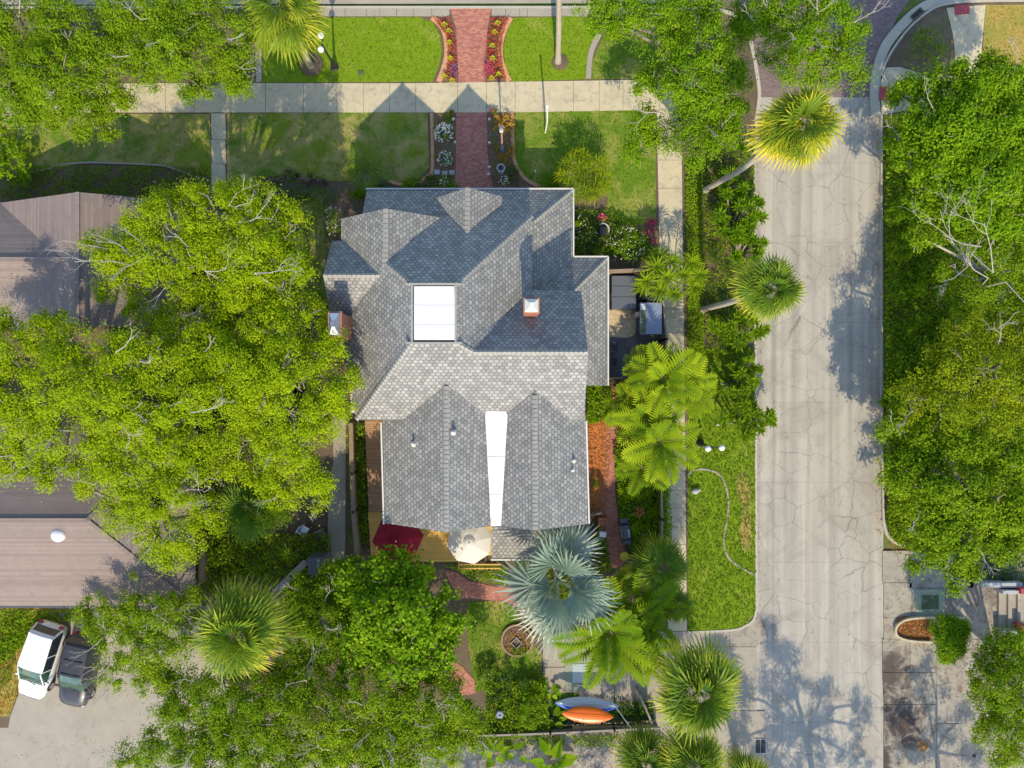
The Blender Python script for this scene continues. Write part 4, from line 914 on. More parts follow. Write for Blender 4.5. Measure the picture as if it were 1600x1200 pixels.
# top right canopy over the brick corner
tree('oak_tree', (1070, 110), [(930, 15, 34, 7), (985, 15, 36, 7.5), (1045, 20, 38, 8), (1100, 15, 36, 8), (960, 42, 24, 6.5), (1040, 75, 34, 7.5), (1090, 65, 42, 8.5), (1130, 95, 38, 8), (1075, 125, 42, 8), (1020, 125, 26, 7), (1125, 145, 38, 7.5), (1085, 165, 34, 7), (1155, 55, 26, 7), (1150, 120, 26, 7), (1005, 130, 18, 6.5), (1165, 20, 22, 7)],
     'leaf_bright', 'bright green oak covering the sidewalk corner at the top centre right', seed=12, tw=4, gap=-.5, tint=(.5, .22))
tree('oak_tree', (1060, 225), [(1010, 195, 30, 6), (1000, 235, 32, 6), (1035, 215, 26, 6), (1090, 225, 36, 6.5), (1125, 205, 32, 6.5), (1145, 180, 26, 6.5), (1105, 170, 26, 6.5), (1060, 185, 20, 6), (1150, 225, 18, 5.5)],
     'leaf_bright', 'lower bright green oak straddling the side sidewalk above the leaning golden palm', seed=13, tw=8, gap=-.4, twspots=[(1030, 180, 7.2, 1.5)])
tree('oak_tree', (1265, 60), [(1190, 25, 30, 8), (1235, 20, 38, 8.5), (1295, 15, 40, 9), (1330, 45, 26, 8), (1260, 60, 38, 9), (1210, 60, 30, 8), (1320, 90, 30, 8), (1285, 105, 34, 8), (1235, 95, 26, 7.5), (1335, 120, 20, 7), (1195, 95, 16, 7), (1230, 125, 18, 6.5), (1170, 40, 18, 7.5)],
     'leaf_bright', 'bright green oak overhanging the dark brick street behind the golden palm', seed=14, tw=14, gap=-.5)
# east side
tree('oak_tree', (1500, 240), [(1440, 150, 34, 7), (1490, 140, 42, 8), (1550, 130, 46, 8.5), (1600, 150, 46, 8), (1450, 200, 42, 8), (1510, 200, 50, 9), (1570, 210, 50, 9), (1430, 250, 36, 7.5), (1480, 265, 46, 8.5), (1540, 280, 50, 9), (1600, 270, 46, 8.5), (1450, 310, 32, 7), (1510, 325, 40, 8), (1570, 330, 42, 8), (1410, 220, 20, 6.5), (1400, 145, 14, 6), (1640, 200, 50, 8)],
     'leaf_bright', 'largest leafy green oak at the right edge below the red-padded corner ramp', seed=15, tw=6, gap=-.75, r0=.36, leaf=(.165, .10), tint=(.55, .15))
tree('oak_tree', (1540, 440), [(1440, 370, 26, 6.5), (1500, 380, 30, 7), (1560, 390, 34, 7), (1600, 420, 36, 7), (1530, 450, 30, 6.5), (1480, 420, 20, 5.5), (1590, 480, 30, 6.5), (1600, 350, 26, 7), (1560, 470, 34, 6), (1500, 470, 26, 5), (1600, 520, 30, 6), (1460, 350, 22, 5.5)],
     'leaf_mid', 'green tree with bleached bare limbs at the right edge', seed=16, tw=4, gap=-.4, r0=.26, bark='bark_twig', tint=(.45, .2),
     twspots=[(1510, 385, 8.6, 3.2), (1545, 405, 8.4, 3.0), (1495, 425, 7.6, 2.6), (1595, 460, 8.6, 3.2), (1530, 430, 8, 2.2)])
tree('oak_tree', (1530, 590), [(1500, 515, 30, 6.5), (1550, 520, 34, 7), (1600, 540, 36, 7), (1470, 580, 34, 6.5), (1510, 570, 40, 7.5), (1570, 590, 42, 7.5), (1420, 625, 30, 6), (1490, 630, 40, 7), (1550, 645, 38, 7), (1610, 630, 40, 7)],
     'leaf_gold', 'golden yellow-green tree in the middle of the right edge', seed=17, tw=6, gap=-.45, r0=.3, tint=(.3, .16))
tree('oak_tree', (1500, 760), [(1400, 665, 26, 5.5), (1450, 690, 36, 6), (1400, 730, 28, 5.5), (1440, 750, 40, 6.5), (1510, 700, 38, 7), (1580, 720, 40, 7), (1500, 770, 44, 7.5), (1560, 790, 44, 7.5), (1450, 810, 34, 6.5), (1500, 840, 40, 7), (1560, 850, 34, 6.5), (1460, 860, 26, 5.5), (1500, 890, 30, 5.5), (1610, 800, 44, 7), (1390, 690, 16, 5), (1430, 885, 14, 5), (1390, 755, 16, 5)],
     'leaf_mid', 'broad green tree spilling over the kerb at the lower right', seed=18, tw=10, gap=-.75, r0=.34, leaf=(.165, .10), tint=(.5, .18))
tree('oak_tree', (1590, 1090), [(1560, 1010, 30, 5), (1600, 1020, 40, 6), (1545, 1060, 26, 5), (1590, 1080, 44, 6.5), (1560, 1120, 30, 5), (1600, 1150, 44, 6), (1570, 1175, 28, 5), (1525, 1080, 14, 4.5), (1640, 1100, 44, 6), (1542, 1100, 24, 5), (1535, 1140, 20, 4.6), (1560, 1040, 26, 5), (1530, 1030, 16, 4.4)],
     'leaf_mid', 'green tree in the bottom right corner by the red-edged steps', seed=19, tw=3, gap=-.75, r0=.26, tint=(.5, .22))
tree('small_tree', (1487, 1000), [(1478, 985, 22, 2.6), (1495, 985, 20, 2.6), (1485, 1008, 22, 3), (1480, 1022, 14, 2.4)],
     'leaf_bright', 'small round bright green tree beside the curved kerb bed of brown leaves', seed=20, cr=.24, per=36, dens=60, gap=-.9, r0=.07, leaf=(.12, .07))
# fan palms
PG = 'fan palms'
fan_palm('fan_palm', (1100, 298), (1250, 195), 13.3, 76, 'palm_gold', 'tall leaning palm with a golden fan crown over the street', PG, 52, seed=31, tint=(.34, .86))
fan_palm('fan_palm', (1097, 484), (1203, 452), 11.6, 62, 'palm_green', 'leaning green fan palm over the left kerb, midway down the street', PG, 44, seed=32, tint=(.38, .9))
fan_palm('fan_palm', (486, 104), (441, 14), 7.2, 80, 'palm_green', 'fan palm at the top edge rooted in a round mulch ring by the twin-globe lamp', PG, 44, seed=33, tint=(.5, .75))
fan_palm('fan_palm', (872, 100), (886, -190), 13.5, 80, 'palm_green', 'palm with a bare pale trunk in the lawn right of the brick walk', PG, 40, seed=34)
fan_palm('fan_palm', (480, 905), (372, 985), 10.5, 86, 'palm_green', 'large golden-tipped fan palm left of the round-leaved tree', PG, 50, seed=35, tint=(.42, .95))
fan_palm('fan_palm', (420, 800), (390, 790), 6.4, 62, 'palm_green', 'green fan palm poking out of the lower edge of the big left canopy', PG, 36, seed=36, tint=(.3, .6))
fan_palm('fan_palm', (1050, 1010), (1092, 1078), 8.5, 82, 'palm_green', 'full green fan palm on the driveway below the rounded lawn corner', PG, 54, seed=37, tint=(.38, .9))
fan_palm('fan_palm', (1060, 1130), (1085, 1195), 6.0, 62, 'palm_green', 'fan palm cut by the bottom edge, right of the kayak bed', PG, 44, seed=38, tint=(.36, .85))
fan_palm('fan_palm', (1000, 1140), (1010, 1190), 4.8, 56, 'palm_green', 'dull fan palm cut by the bottom edge, just below the kayak fence', PG, 40, seed=39, tint=(.32, .85))
fan_palm('fan_palm', (1150, 1170), (1165, 1215), 4.5, 48, 'palm_green', 'fan palm head peeping in at the bottom edge beside the drain grate', PG, 30, seed=40)
fan_palm('silver_palm', (860, 850), (872, 905), 4.6, 112, 'palm_silver', 'silver-blue fan palm with huge leaves behind the house', None, 17, 26, .2, 41, (.4, .9), .42, .14, -.05, spread=3.5, wseg=.85)
fan_palm('fan_palm', (1010, 870), (1032, 888), 4.2, 52, 'palm_green', 'muted green fan palm right of the silver-blue palm', PG, 32, seed=42, tint=(.4, .8))
fan_palm('fan_palm', (975, 890), (982, 908), 3.6, 32, 'palm_gold', 'small yellow-green fan palm touching the silver-blue palm', PG, 26, seed=43, tint=(.4, .6))
fan_palm('fan_palm', (1040, 935), (1058, 948), 3.2, 34, 'palm_green', 'low fan palm at the sidewalk edge above the driveway', PG, 24, seed=44, tint=(.3, .55))
FG = 'feathery palms'
feather_palm('areca_palm', (1025, 600), [(1035, 592, 3.6, 52), (1012, 580, 3.0, 38), (1062, 605, 3.2, 50)], 'leaf_frond', 'feathery green palm clump below the dark patio', FG, 15, 51, (.35, .95), wf=.42, nl=15, kf=.45)
feather_palm('areca_palm', (1000, 670), [(1010, 655, 3.2, 50), (985, 640, 2.6, 40), (1030, 690, 3.4, 56)], 'leaf_frond', 'feathery palm clump right of the orange pine straw', FG, 14, 52, (.35, .95), wf=.42, nl=15, kf=.45)
feather_palm('areca_palm', (1000, 735), [(1005, 730, 2.4, 42)], 'leaf_frond', 'small feathery palm in the planting bed beside the side sidewalk', FG, 10, 53, (.3, .65), wf=.42, nl=15, kf=.45)
feather_palm('date_palm', (940, 990), [(952, 985, 4.0, 80), (990, 1005, 3.4, 60)], 'leaf_frond', 'large arching feather palm above the driveway and the kayaks', FG, 13, 54, (.2, .7), .32, .34, trunk_r=.12, nl=19, kf=.6)
feather_palm('date_palm', (1000, 960), [(1005, 955, 3.6, 62)], 'leaf_frond', 'arching feather palm between the silver palm and the sidewalk', FG, 12, 55, (.15, .6), .32, .34, trunk_r=.1, nl=17, kf=.6)

# trees standing just outside the frame, whose shade falls into it
def shade(sx, sy, r, z):
    """lobe at height z whose shadow falls at pixel (sx, sy)"""
    gx = sx + 1.32 * z; gy = sy + 28.1 * z; k = CAMH / (CAMH - z)
    return (800 + (gx - 800) * k, 600 + (gy - 600) * k, r * k, z)
tree('oak_tree', (1300, 1330), [shade(*a) for a in ((1205, 985, 22, 9), (1222, 1030, 30, 9), (1205, 1075, 26, 9), (1240, 1080, 26, 9), (1285, 1085, 24, 9), (1285, 1120, 24, 9), (1215, 1120, 28, 8.5), (1340, 1100, 20, 9), (1345, 1135, 16, 8.5), (1235, 1165, 34, 8), (1290, 1180, 30, 8), (1200, 1190, 30, 8), (1340, 1185, 22, 8), (1160, 1150, 30, 8), (1150, 1080, 26, 8))],
     'leaf_mid', 'street tree below the frame shading the lower end of the road', seed=21, gap=-.5, dens=15, r0=.22, fork=.8, nb=2)
tree('oak_tree', (1480, 1400), [shade(*a) for a in ((1405, 1115, 24, 8), (1430, 1060, 20, 8), (1455, 1085, 22, 8), (1470, 1150, 26, 8), (1500, 1120, 20, 8), (1425, 1170, 26, 8), (1520, 1180, 24, 8), (1450, 1030, 14, 8))],
     'leaf_mid', 'tree below the frame shading the stained pavement', seed=22, gap=-.45, dens=14, r0=.2, fork=.8, nb=2)
tree('oak_tree', (900, 1440), [shade(*a) for a in ((800, 1180, 28, 7), (860, 1190, 30, 7), (740, 1180, 28, 7), (930, 1180, 26, 7), (690, 1190, 28, 7), (900, 1080, 18, 8), (960, 1070, 20, 8))],
     'leaf_mid', 'tree below the frame shading the alley', seed=23, gap=-.45, dens=14, r0=.2, fork=.8, nb=2)
# ---------------------------------------------------------------- shrubs, beds, ground cover, small plants
def flowercover(name, poly, label, n, mats, size, h, cat='flowers'):
    for i, (mt, k) in enumerate(mats): cover(name, poly, n * k, mt, size, .13, h, label if i == 0 else None, kind='stuff')
BL = [(677, 30), (703, 30), (713, 60), (715, 126), (694, 126), (700, 95), (698, 60)]; BR = [(768, 30), (796, 30), (788, 50), (783, 80), (786, 105), (792, 126), (760, 126), (762, 60)]
for bp, lab, yy in ((BL, 'left', ((694, 38), (701, 48), (702, 66), (703, 91), (694, 119), (706, 126))), (BR, 'right', ((777, 36), (773, 50), (769, 71), (770, 91), (779, 116), (768, 122)))):
    cover('red_flowers', bp, 260, 'petal_red', (.09, .07), .16, .42, kind='stuff', gapn=.12); cover('bed_leaves', bp, 110, 'leaf_olive', (.12, .05), .13, .34, kind='stuff')
    for i, (x, y) in enumerate(yy):
        spiky('yellow_bromeliad', (x, y), [(x, y, .45, 6.5)], 'petal_yellow', 'one of the lime-yellow rosettes in the red flower beds beside the upper brick walk', 'yellow rosettes in the red beds', 14, .07, 60 + i, (.3, .8), 'plant', stem='leaf_stem', sr=.02)
cover('purple_flowers', [(703, 104), (716, 102), (717, 124), (705, 124)], 300, 'petal_purple', (.09, .06), .2, .5, kind='stuff')
cover('purple_flowers', [(757, 98), (770, 96), (772, 120), (756, 122)], 300, 'petal_pink', (.09, .07), .2, .5, kind='stuff')
# plants of the lower beds
shrub('rose_bush', (694, 208), 15, .8, 'leaf_mid', 'larger blush-white flowering bush left of the lower brick walk', None, flowers='petal_white', nfl=60, fsize=.12, seed=1)
shrub('rose_bush', (696, 248), 12, .6, 'leaf_olive', 'smaller white-flowered bush left of the lower brick walk, above three square stepping stones', None, flowers='petal_white', nfl=45, fsize=.09, seed=2)
shrub('sage_bush', (699, 228), 9, .5, 'leaf_sage', 'round pale sage-green mound between two white-flowered bushes', None, seed=3, leaf=(.07, .03))
shrub('sage_bush', (770, 213), 7, .45, 'leaf_sage', 'small pale sage-green mound right of the brick walk beside the pole', None, seed=4, leaf=(.07, .03))
shrub('green_bush', (702, 184), 7, .5, 'leaf_bright', 'lime green tuft at the top of the bed left of the lower brick walk', None, seed=5)
shrub('croton_bush', (787, 190), 17, .9, 'leaf_orange', 'orange and yellow leafy bush above the bird feeder pole', None, seed=6, leaf=(.16, .05))
shrub('croton_bush', (786, 238), 16, .7, 'leaf_orange', 'orange and green leafy bush around the foot of the bird feeder pole', None, seed=7, leaf=(.16, .05), tint=(.25, .2))
shrub('pink_bush', (769, 176), 6, .6, 'leaf_mid', 'little pink-flowered bush at the corner of the sidewalk and lower brick walk', None, flowers='petal_pink', nfl=24, seed=8)
shrub('white_flower_bush', (787, 284), 9, .5, 'leaf_mid', 'small white-flowered plant below the bird bath', None, flowers='petal_white', nfl=24, fsize=.07, seed=9)
shrub('white_flower_bush', (693, 284), 8, .5, 'leaf_mid', 'small white-flowered plant under the three stepping stones', None, flowers='petal_white', nfl=20, fsize=.07, seed=10)
shrub('green_bush', (705, 288), 10, .6, 'leaf_bright', 'bright green bush next to the foot of the brick walk, left side', None, seed=11)
shrub('green_bush', (802, 276), 17, .6, 'leaf_dark', 'dark green low bush right of the bird bath', None, seed=12, lobes=[(798, 268, 10, .3), (806, 280, 13, .3)])
shrub('green_bush', (665, 288), 18, .6, 'leaf_dark', 'dark green low bush along the porch gutter left of the brick walk', None, seed=13, lobes=[(655, 290, 12, .3), (674, 286, 12, .3)])
shrub('purple_hedge', (457, 278), 40, .7, 'leaf_plum', 'dark purple low hedge in front of the green hedge', None, 'hedge', seed=14, lobes=[(415, 283, 9, .35), (435, 281, 9, .35), (452, 276, 11, .4), (470, 280, 9, .35), (488, 282, 8, .35), (504, 282, 8, .35)])
shrub('green_hedge', (470, 300), 50, 1.2, 'leaf_dark', 'clipped dark green hedge strip beside the top of the big left canopy', None, 'hedge', seed=15, leaf=(.09, .055), tint=(.65, .2), lobes=[(420, 302, 16, .6), (440, 302, 16, .6), (460, 302, 16, .6), (480, 303, 16, .6), (500, 304, 15, .6), (515, 306, 12, .6)])
shrub('white_flower_bush', (523, 345), 20, 1.5, 'leaf_mid', 'round bush of white flowers at the north-west house corner', None, flowers='petal_white', nfl=60, fsize=.065, seed=16, lobes=[(522, 338, 15, .8), (524, 356, 14, .8)])
shrub('white_flower_bush', (910, 362), 24, 1.2, 'leaf_mid', 'white-dotted bush against the east side of the front porch roof', None, flowers='petal_white', nfl=45, fsize=.06, seed=17, lobes=[(906, 350, 13, .7), (916, 366, 17, .8), (906, 378, 12, .6)])
shrub('white_flower_bush', (978, 383), 30, 1.8, 'leaf_bright', 'large clipped round bush full of small white flowers', None, flowers='petal_white', nfl=80, fsize=.055, seed=18, leaf=(.09, .06), lobes=[(978, 383, 29, .9)])
shrub('green_bush', (920, 392), 26, 1.0, 'leaf_mid', 'dark green low bush between the white-dotted bush and the round clipped bush', None, seed=19, lobes=[(910, 393, 12, .5), (928, 390, 12, .5), (943, 395, 10, .5)], tint=(.3, .2))
shrub('pink_bush', (940, 341), 6, .7, 'leaf_mid', 'hot pink flower cluster beside the coiled grey hose', None, flowers='petal_pink', nfl=40, fsize=.12, seed=20)
cover('red_groundcover', [(948, 330), (955, 345), (970, 354), (965, 360), (945, 352)], 260, 'leaf_plum', (.1, .05), .14, .3, kind='stuff')
shrub('red_bush', (1015, 362), 12, .5, 'petal_pink', 'dark pink low bush in the corner of the lawn by the side sidewalk', None, seed=21, lobes=[(1018, 348, 7, .25), (1014, 362, 9, .25), (1016, 375, 8, .25)], tint=(.1, .2))
shrub('green_bush', (1012, 398), 17, 1.0, 'leaf_dark', 'dark green bush just right of the large clipped round bush', None, seed=22, tint=(.7, .2))
# feathery yellow-green bushes and spiky shrubs
def featherbush(name, c, r, h, mat, label, n, seed, tint=(.5, .9), lw=.035):
    rr = random.Random(seed); b = P(c[0], c[1], .1); root = thing(name, b, label, 'shrub'); V = []; T_ = []; tb = MB()
    for i in range(n):
        a = rr.uniform(0, 6.28); q = math.sqrt(rr.random()) * r * .8; tx, ty = c[0] + q * math.cos(a), c[1] + q * math.sin(a); tp = P(tx, ty, h * rr.uniform(.55, 1))
        tb.tube([(b.x, b.y, 0), (b.x + (tp.x - b.x) * .4, b.y + (tp.y - b.y) * .4, tp.z * .6), tp], [.03, .02, .01], 5)
        rosette(V, T_, tp, rpx(r * .34, h), 16, lw, rr, tint, 1.2, -.1, .35)
    np_mesh('leaves', np.array([tuple(v) for v in V]), 4, mat, np.clip(np.array(T_), 0, 1), root, off=b); tb.build('branches', 'bark_twig', root)
featherbush('spindly_shrub', (910, 275), 48, 3.0, 'leaf_gold', 'feathery yellow-green shrub at the porch corner on the front lawn', 80, 61, (.2, .7), .05)
featherbush('spindly_shrub', (572, 262), 40, 2.2, 'leaf_olive', 'wispy grey-green shrub with pale stems on the worn lawn beside the porch', 70, 62, (.55, 1.0), .03)
heads = [(1030, 400, 2.6, 24), (1025, 418, 3.2, 26), (1050, 410, 3.0, 24), (1080, 412, 2.8, 24), (1010, 440, 2.6, 24), (1040, 435, 3.4, 26), (1065, 430, 3.0, 24), (1092, 430, 2.6, 22), (1030, 455, 2.8, 24), (1053, 460, 2.6, 22), (1002, 450, 1.8, 20), (1085, 450, 2.2, 20)]
spiky('screw_pine', (1045, 432), heads, 'leaf_frond', 'many-headed spiky yellow-green plant arching over the side sidewalk by the patio', None, 60, .075, 71, (.4, .8), 'plant', .5)
# planting beds near the house: ground cover masses
GC = 'low planting'
cover('ivy_groundcover', [(1069, 252), (1097, 252), (1098, 560), (1073, 560)], 420, 'leaf_bright', (.13, .08), .14, .42, 'band of pale-edged leafy ground cover between sidewalk and street trees', tint=(.62, .28))
cover('bed_groundcover', [(1098, 230), (1178, 200), (1176, 545), (1100, 560)], 170, 'leaf_mid', (.16, .07), .12, .6, 'shaggy planting strip by the street', tint=(.55, .3), gapn=.25)
cover('bed_groundcover', [(957, 700), (1040, 690), (1040, 850), (985, 860), (965, 800)], 300, 'leaf_bright', (.16, .09), .12, 1.0, 'dense green planting bed beside the side sidewalk', tint=(.45, .3), gapn=.1)
cover('bed_groundcover', [(960, 600), (1040, 560), (1040, 690), (960, 700)], 200, 'leaf_mid', (.16, .08), .12, .9, 'undergrowth beneath the feathery palms')
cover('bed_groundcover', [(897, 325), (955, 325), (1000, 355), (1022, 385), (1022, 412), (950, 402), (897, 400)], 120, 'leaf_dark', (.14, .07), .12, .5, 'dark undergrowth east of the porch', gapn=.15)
cover('bed_groundcover', [(916, 598), (950, 598), (958, 640), (945, 655), (915, 662)], 330, 'leaf_bright', (.17, .12), .3, 1.4, 'bright green leafy patch beside the grey roof above the pine straw', tint=(.55, .25))
cover('bed_groundcover', [(546, 660), (572, 660), (578, 845), (552, 850)], 300, 'leaf_mid', (.15, .09), .15, 1.1, 'leafy strip between the wooden fence and the timber deck', gapn=.15, tint=(.4, .25))
cover('bed_groundcover', [(300, 830), (520, 830), (520, 935), (300, 930)], 230, 'leaf_mid', (.18, .08), .15, 1.3, 'undergrowth between the brown roof and the side path', tint=(.5, .3), gapn=.1)
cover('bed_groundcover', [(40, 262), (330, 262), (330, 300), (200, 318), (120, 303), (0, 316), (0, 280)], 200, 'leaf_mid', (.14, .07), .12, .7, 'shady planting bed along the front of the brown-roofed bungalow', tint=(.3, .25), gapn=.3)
cover('bed_groundcover', [(0, 949), (330, 949), (300, 985), (150, 962), (90, 970), (0, 1040)], 260, 'leaf_bright', (.16, .09), .12, .9, 'leafy bank between the lower brown roof and the two cars', tint=(.45, .28), gapn=.15)
cover('bed_groundcover', [(690, 880), (790, 880), (800, 912), (740, 905), (715, 890)], 300, 'leaf_bright', (.12, .08), .15, .6, 'bright leafy bed below the wooden railing', tint=(.65, .25))
cover('bed_groundcover', [(885, 830), (945, 830), (955, 890), (890, 900)], 260, 'leaf_mid', (.15, .08), .15, .9, 'planting bed right of the back porch roof', tint=(.4, .3))
cover('bed_groundcover', [(760, 1060), (850, 1055), (860, 1140), (760, 1148)], 300, 'leaf_mid', (.18, .09), .15, 1.2, 'dark bed left of the kayaks', tint=(.4, .3))
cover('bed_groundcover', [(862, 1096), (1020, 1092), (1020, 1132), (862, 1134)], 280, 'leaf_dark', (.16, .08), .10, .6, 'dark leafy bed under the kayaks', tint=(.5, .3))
cover('bed_groundcover', [(1378, 184), (1700, 170), (1700, 860), (1430, 862), (1400, 850), (1383, 835), (1378, 700)], 170, 'leaf_mid', (.2, .09), .12, .9, 'green undergrowth of the overgrown lot right of the street', tint=(.6, .3))
cover('ivy_groundcover', [(1380, 560), (1470, 560), (1470, 860), (1420, 858), (1400, 850), (1384, 835), (1380, 800)], 260, 'leaf_mid', (.15, .09), .2, .75, 'thick green ivy spilling to the right-hand kerb', tint=(.4, .25))
cover('bed_groundcover', [(1530, 860), (1600, 850), (1640, 900), (1600, 912), (1530, 900)], 160, 'leaf_dark', (.15, .08), .12, .5, 'dark bed above the grey steps')
cover('grass', L_NW, 70, 'grass_blade', (.14, .03), .11, .19); cover('grass', L_NE, 70, 'grass_blade', (.14, .03), .11, .19)
cover('grass', L_EE, 130, 'grass_blade', (.18, .045), .11, .26, gapn=.1); cover('grass', L_SE, 60, 'grass_blade', (.14, .03), .11, .18, tint=(.35, .2)); cover('grass', L_MW, 40, 'grass_blade', (.14, .03), .11, .18, tint=(.25, .2), gapn=.35)
cover('grass', L_FW, 40, 'grass_blade', (.14, .03), .11, .18, tint=(.25, .2), gapn=.35); cover('grass', [(730, 940), (786, 938), (806, 950), (812, 985), (846, 1020), (846, 1062), (742, 1080), (731, 1000)], 80, 'grass_blade', (.15, .04), .11, .22, tint=(.35, .2))
# strap-leaved plants on the right lot
SP = 'strap-leaved plants under the right-hand trees'
for i in range(34):
    x = random.uniform(1388, 1495); y = random.uniform(420, 590); r = random.uniform(12, 22)
    spiky('strap_plant', (x, y), [(x, y, .7, r)], 'leaf_frond', 'one of the strap-leaved green plants under the trees right of the street', SP, 20, .10, 100 + i, (.1, .45), 'plant', stem='leaf_stem', sr=.02, el1=.25)
# street-side small trees with dark rosetted leaves
SG = 'small leafy trees of the kerb strip'
def plumeria(c, heads, label, seed, mat='leaf_mid', r=14):
    rr = random.Random(seed); hs = [(x, y, z, r * rr.uniform(.8, 1.2)) for x, y, z in heads]
    return spiky('plumeria', c, hs, mat, label, SG, 20, .13, seed, (.3, .7), 'small tree', .35, 'bark', .05)
def spread(cx, cy, rx_, ry, n, z, seed):
    rr = random.Random(seed); return [(cx + rx_ * math.sqrt(rr.random()) * math.cos(a), cy + ry * math.sqrt(rr.random()) * math.sin(a), z * rr.uniform(.6, 1.1)) for a in [rr.uniform(0, 6.28) for _ in range(n)]]
plumeria((1150, 350), spread(1155, 335, 38, 45, 26, 2.2, 1), 'kerb-strip tree between the two leaning palm trunks, upper one', 81, 'leaf_bright')
plumeria((1160, 395), spread(1165, 385, 30, 35, 18, 2.2, 2), 'kerb-strip tree touching the top of the lower leaning palm crown', 82, 'leaf_bright')
plumeria((1140, 515), spread(1155, 515, 45, 24, 26, 2.0, 3), 'dark kerb-strip tree right under the lower leaning palm trunk', 83)
plumeria((1150, 600), spread(1150, 600, 36, 20, 16, 2.0, 4), 'kerb-strip tree midway between the lower leaning palm and the right twin-globe lamp', 84, r=13)
plumeria((1165, 660), spread(1165, 658, 42, 28, 24, 2.4, 5), 'kerb-strip tree just above and right of the right twin-globe lamp', 85)
plumeria((1130, 290), spread(1140, 290, 26, 20, 10, 1.6, 6), 'sparse kerb-strip tree by the foot of the upper leaning palm', 86, 'leaf_bright')
plumeria((1160, 560), spread(1165, 572, 24, 16, 8, 1.6, 7), 'smallest kerb-strip tree, over the kerb below the dark one', 87, r=11)
for i, (x, y) in enumerate(((1120, 405), (1140, 425), (1110, 450), (1130, 470), (1115, 395), (1125, 540), (1140, 575))):
    spiky('spiky_plant', (x, y), [(x, y, .5, 17)], 'leaf_olive', 'one of the dark spiky clumps in the kerb strip by the lower leaning palm', 'spiky clumps in the kerb strip', 30, .05, 140 + i, (.1, .5), 'plant', stem='leaf_stem', sr=.02)
# backyard
shrub('green_bush', (825, 1105), 30, 1.8, 'leaf_bright', 'bushy bright green shrub left of the blue kayak', None, seed=24, lobes=[(815, 1100, 22, .9), (838, 1095, 18, .9), (828, 1120, 18, .8)])
shrub('green_bush', (790, 1075), 26, 1.2, 'leaf_dark', 'dark shrub beside the white hexagonal garden ornament', None, seed=25, lobes=[(790, 1060, 18, .6), (770, 1085, 14, .6), (815, 1062, 16, .6)], tint=(.6, .2))
shrub('round_shrub', (1450, 73), 31, 1.6, 'leaf_olive', 'round olive-green bush alone in the curved corner bed', None, seed=26, tint=(.55, .25), lobes=[(1448, 72, 26, .8), (1462, 80, 16, .7), (1440, 60, 14, .8)])
shrub('green_bush', (15, 215), 34, 2.2, 'leaf_bright', 'leafy bush at the left edge above the pale curved edging', None, seed=27, lobes=[(5, 205, 24, 1.6), (20, 240, 24, 1.4), (0, 265, 26, 1.4), (40, 275, 16, 1)], leaf=(.2, .09))
shrub('leafy_sapling', (250, 860), 22, 2.0, 'leaf_bright', 'small bright sapling at the corner of the lower brown roof', None, seed=28, lobes=[(222, 860, 14, 3.4), (262, 892, 13, 3.0)])
def bigleaf(c, n, r, label, seed, mat='leaf_bright', name='elephant_ear'):
    rr = random.Random(seed); b = P(c[0], c[1], .1); root = thing(name, b, label, 'plant', None); sm_ = MB(); V = []; T_ = []
    for i in range(n):
        az = i * 2.399 + rr.random(); el = rr.uniform(.7, 1.2); tp = b + Vector((math.cos(az) * math.cos(el), math.sin(az) * math.cos(el), math.sin(el))) * rpx(r) * rr.uniform(.6, 1.1)
        sm_.tube([b, tp], [.02, .012], 5); d = Vector((math.cos(az), math.sin(az), -.25)).normalized(); s_ = Vector((-math.sin(az), math.cos(az), rr.uniform(-.3, .3))).normalized(); L = rpx(r) * rr.uniform(.7, 1); W = L * .36; t = rr.uniform(.3, .9)
        prof = [(-.15, .0), (-.05, .8), (.2, 1.0), (.5, .75), (.8, .3), (1.0, 0)]
        for (a0, w0), (a1, w1) in zip(prof, prof[1:]):
            for q in (-1, 1):
                V += [tp + d * L * a0, tp + d * L * a1, tp + d * L * a1 + s_ * q * W * w1 + Vector((0, 0, .12 * W * w1)), tp + d * L * a0 + s_ * q * W * w0 + Vector((0, 0, .12 * W * w0))]; T_ += [t] * 4
    np_mesh('leaves', np.array([tuple(v) for v in V]), 4, mat, np.clip(np.array(T_), 0, 1), root, off=b); sm_.build('stalks', 'leaf_stem', root)
bigleaf((862, 1180), 9, 26, 'big-leaved plant in the alley below the fence, the largest one', 91)
bigleaf((775, 1172), 7, 20, 'big-leaved plant in the alley left of the largest one', 92)
bigleaf((808, 1168), 5, 16, 'yellow-green big-leaved plant in the alley, the middle one of three', 93)
bigleaf((868, 1118), 6, 18, 'big-leaved plant touching the left tip of the orange kayak', 94, 'leaf_mid')
bigleaf((862, 1080), 6, 12, 'low bright leafy plant at the left tip of the white and blue kayak', 95)
bigleaf((328, 868), 5, 14, 'single bright paddle-leaved plant beside the lower brown roof', 96)
spiky('pink_bromeliad', (998, 800), [(998, 800, .7, 13)], 'leaf_rust', 'pale rusty-pink rosette in the dense bed beside the side sidewalk', None, 30, .09, 97, (.6, 1), 'plant', stem='leaf_stem', sr=.02)
spiky('yucca_plant', (452, 870), [(452, 866, 1.6, 22)], 'leaf_frond', 'spiky green plant left of the side path, above the dark shed', None, 36, .05, 98, (.2, .6), 'plant')
spiky('small_cycad', (930, 755), [(930, 755, .5, 12)], 'leaf_mid', 'small spiky green plant in the mulch beside the brick side path', None, 24, .05, 99, (.4, .8), 'plant', stem='leaf_stem', sr=.02)

